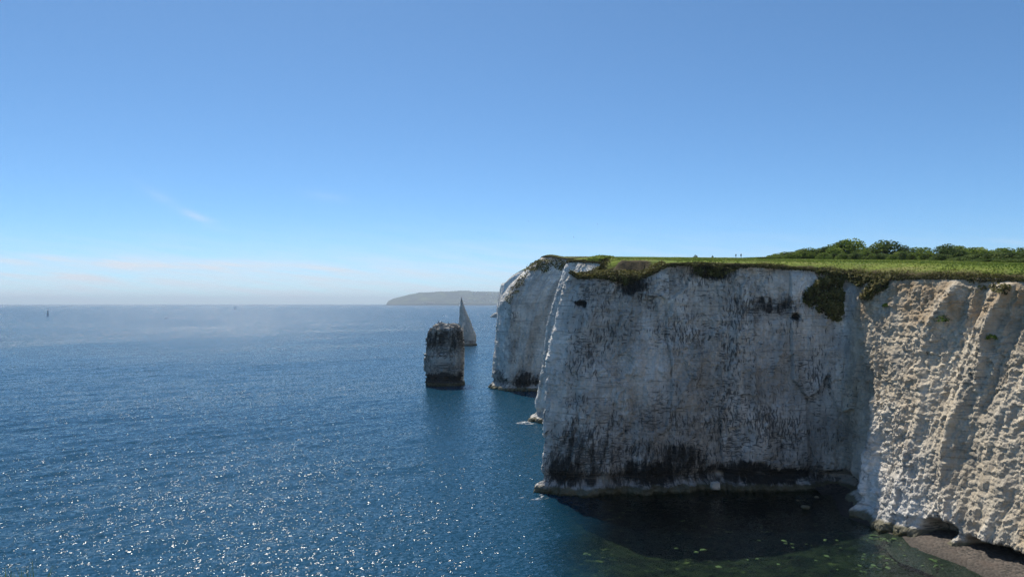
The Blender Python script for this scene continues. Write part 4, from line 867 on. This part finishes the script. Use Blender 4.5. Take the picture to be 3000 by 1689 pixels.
sailboat('grey sailing boat seen end-on at the far left of the sea', 140, 924, 19, 1.5, 9)
sailboat('tiny sailing boat close to the horizon left of the headland', 689, 905.4, 17, 1.2, 12)
FOAM = NT('foam'); f = FOAM.n('TexNoise', Vector=FOAM.pos(), Scale=.9, Detail=6.0, Roughness=.7); tr = FOAM.n('BsdfTransparent'); wh = FOAM.bsdf(Base__Color=(.75, .78, .78), Roughness=.9); mx = FOAM.n('MixShader')
FOAM.set(mx.inputs[0], FOAM.math('MULTIPLY', FOAM.ramp(f.outputs[0], .45, .62), FOAM.attr('fade'))); FOAM.set(mx.inputs[1], tr.outputs[0]); FOAM.set(mx.inputs[2], wh.outputs[0]); FOAM = FOAM.end(mx)
def foam_sheet(name, label, cx, cy, rx, ry, rz=0):
    th = np.linspace(0, 2 * np.pi, 32, endpoint=False); V = [(0, 0, 0)] + [(k * rx * math.cos(a) * (1 + .25 * math.sin(3 * a + cx)), k * ry * math.sin(a), 0) for k in (.5, 1) for a in th]
    Fl = [(0, 1 + i, 1 + (i + 1) % 32) for i in range(32)] + [(1 + i, 33 + i, 33 + (i + 1) % 32, 1 + (i + 1) % 32) for i in range(32)]
    o = obj(name, mesh(name, V, Fl, FOAM, False, {'fade': [1] + [.9] * 32 + [0] * 32}), kind='stuff', label=label); o.location = (cx, cy, .03); o.rotation_euler = (0, 0, rz)
foam_sheet('wake', 'white wake behind the dark speedboat', (486 + 12 - CX) * gy(933) / F, gy(933) + 2, 11, 9)
foam_sheet('surf', 'white surf breaking at the foot of the thin buttress', 3.6, 184.5, 2.6, 3.2)
foam_sheet('surf', 'thin surf at the corner of the shaded headland', 3.4, 113.8, 2.2, 2.2)

# ------------------------------------------------------------------ haze
hz = NT('haze_air'); pv = hz.n('VolumePrincipled', Color=(.76, .89, 1.0), Density=5.2e-5, Anisotropy=.25); hz = hz.end(pv, 'Volume')
a, z0, z1 = 41500, -14, 345; V = [(x, y, z) for z in (z0, z1) for x, y in ((-a, -a), (a, -a), (a, a), (-a, a))]
obj('haze', mesh('haze', V, [(3, 2, 1, 0), (4, 5, 6, 7), (0, 1, 5, 4), (1, 2, 6, 5), (2, 3, 7, 6), (3, 0, 4, 7)], hz), kind='stuff', label='thin sea haze')
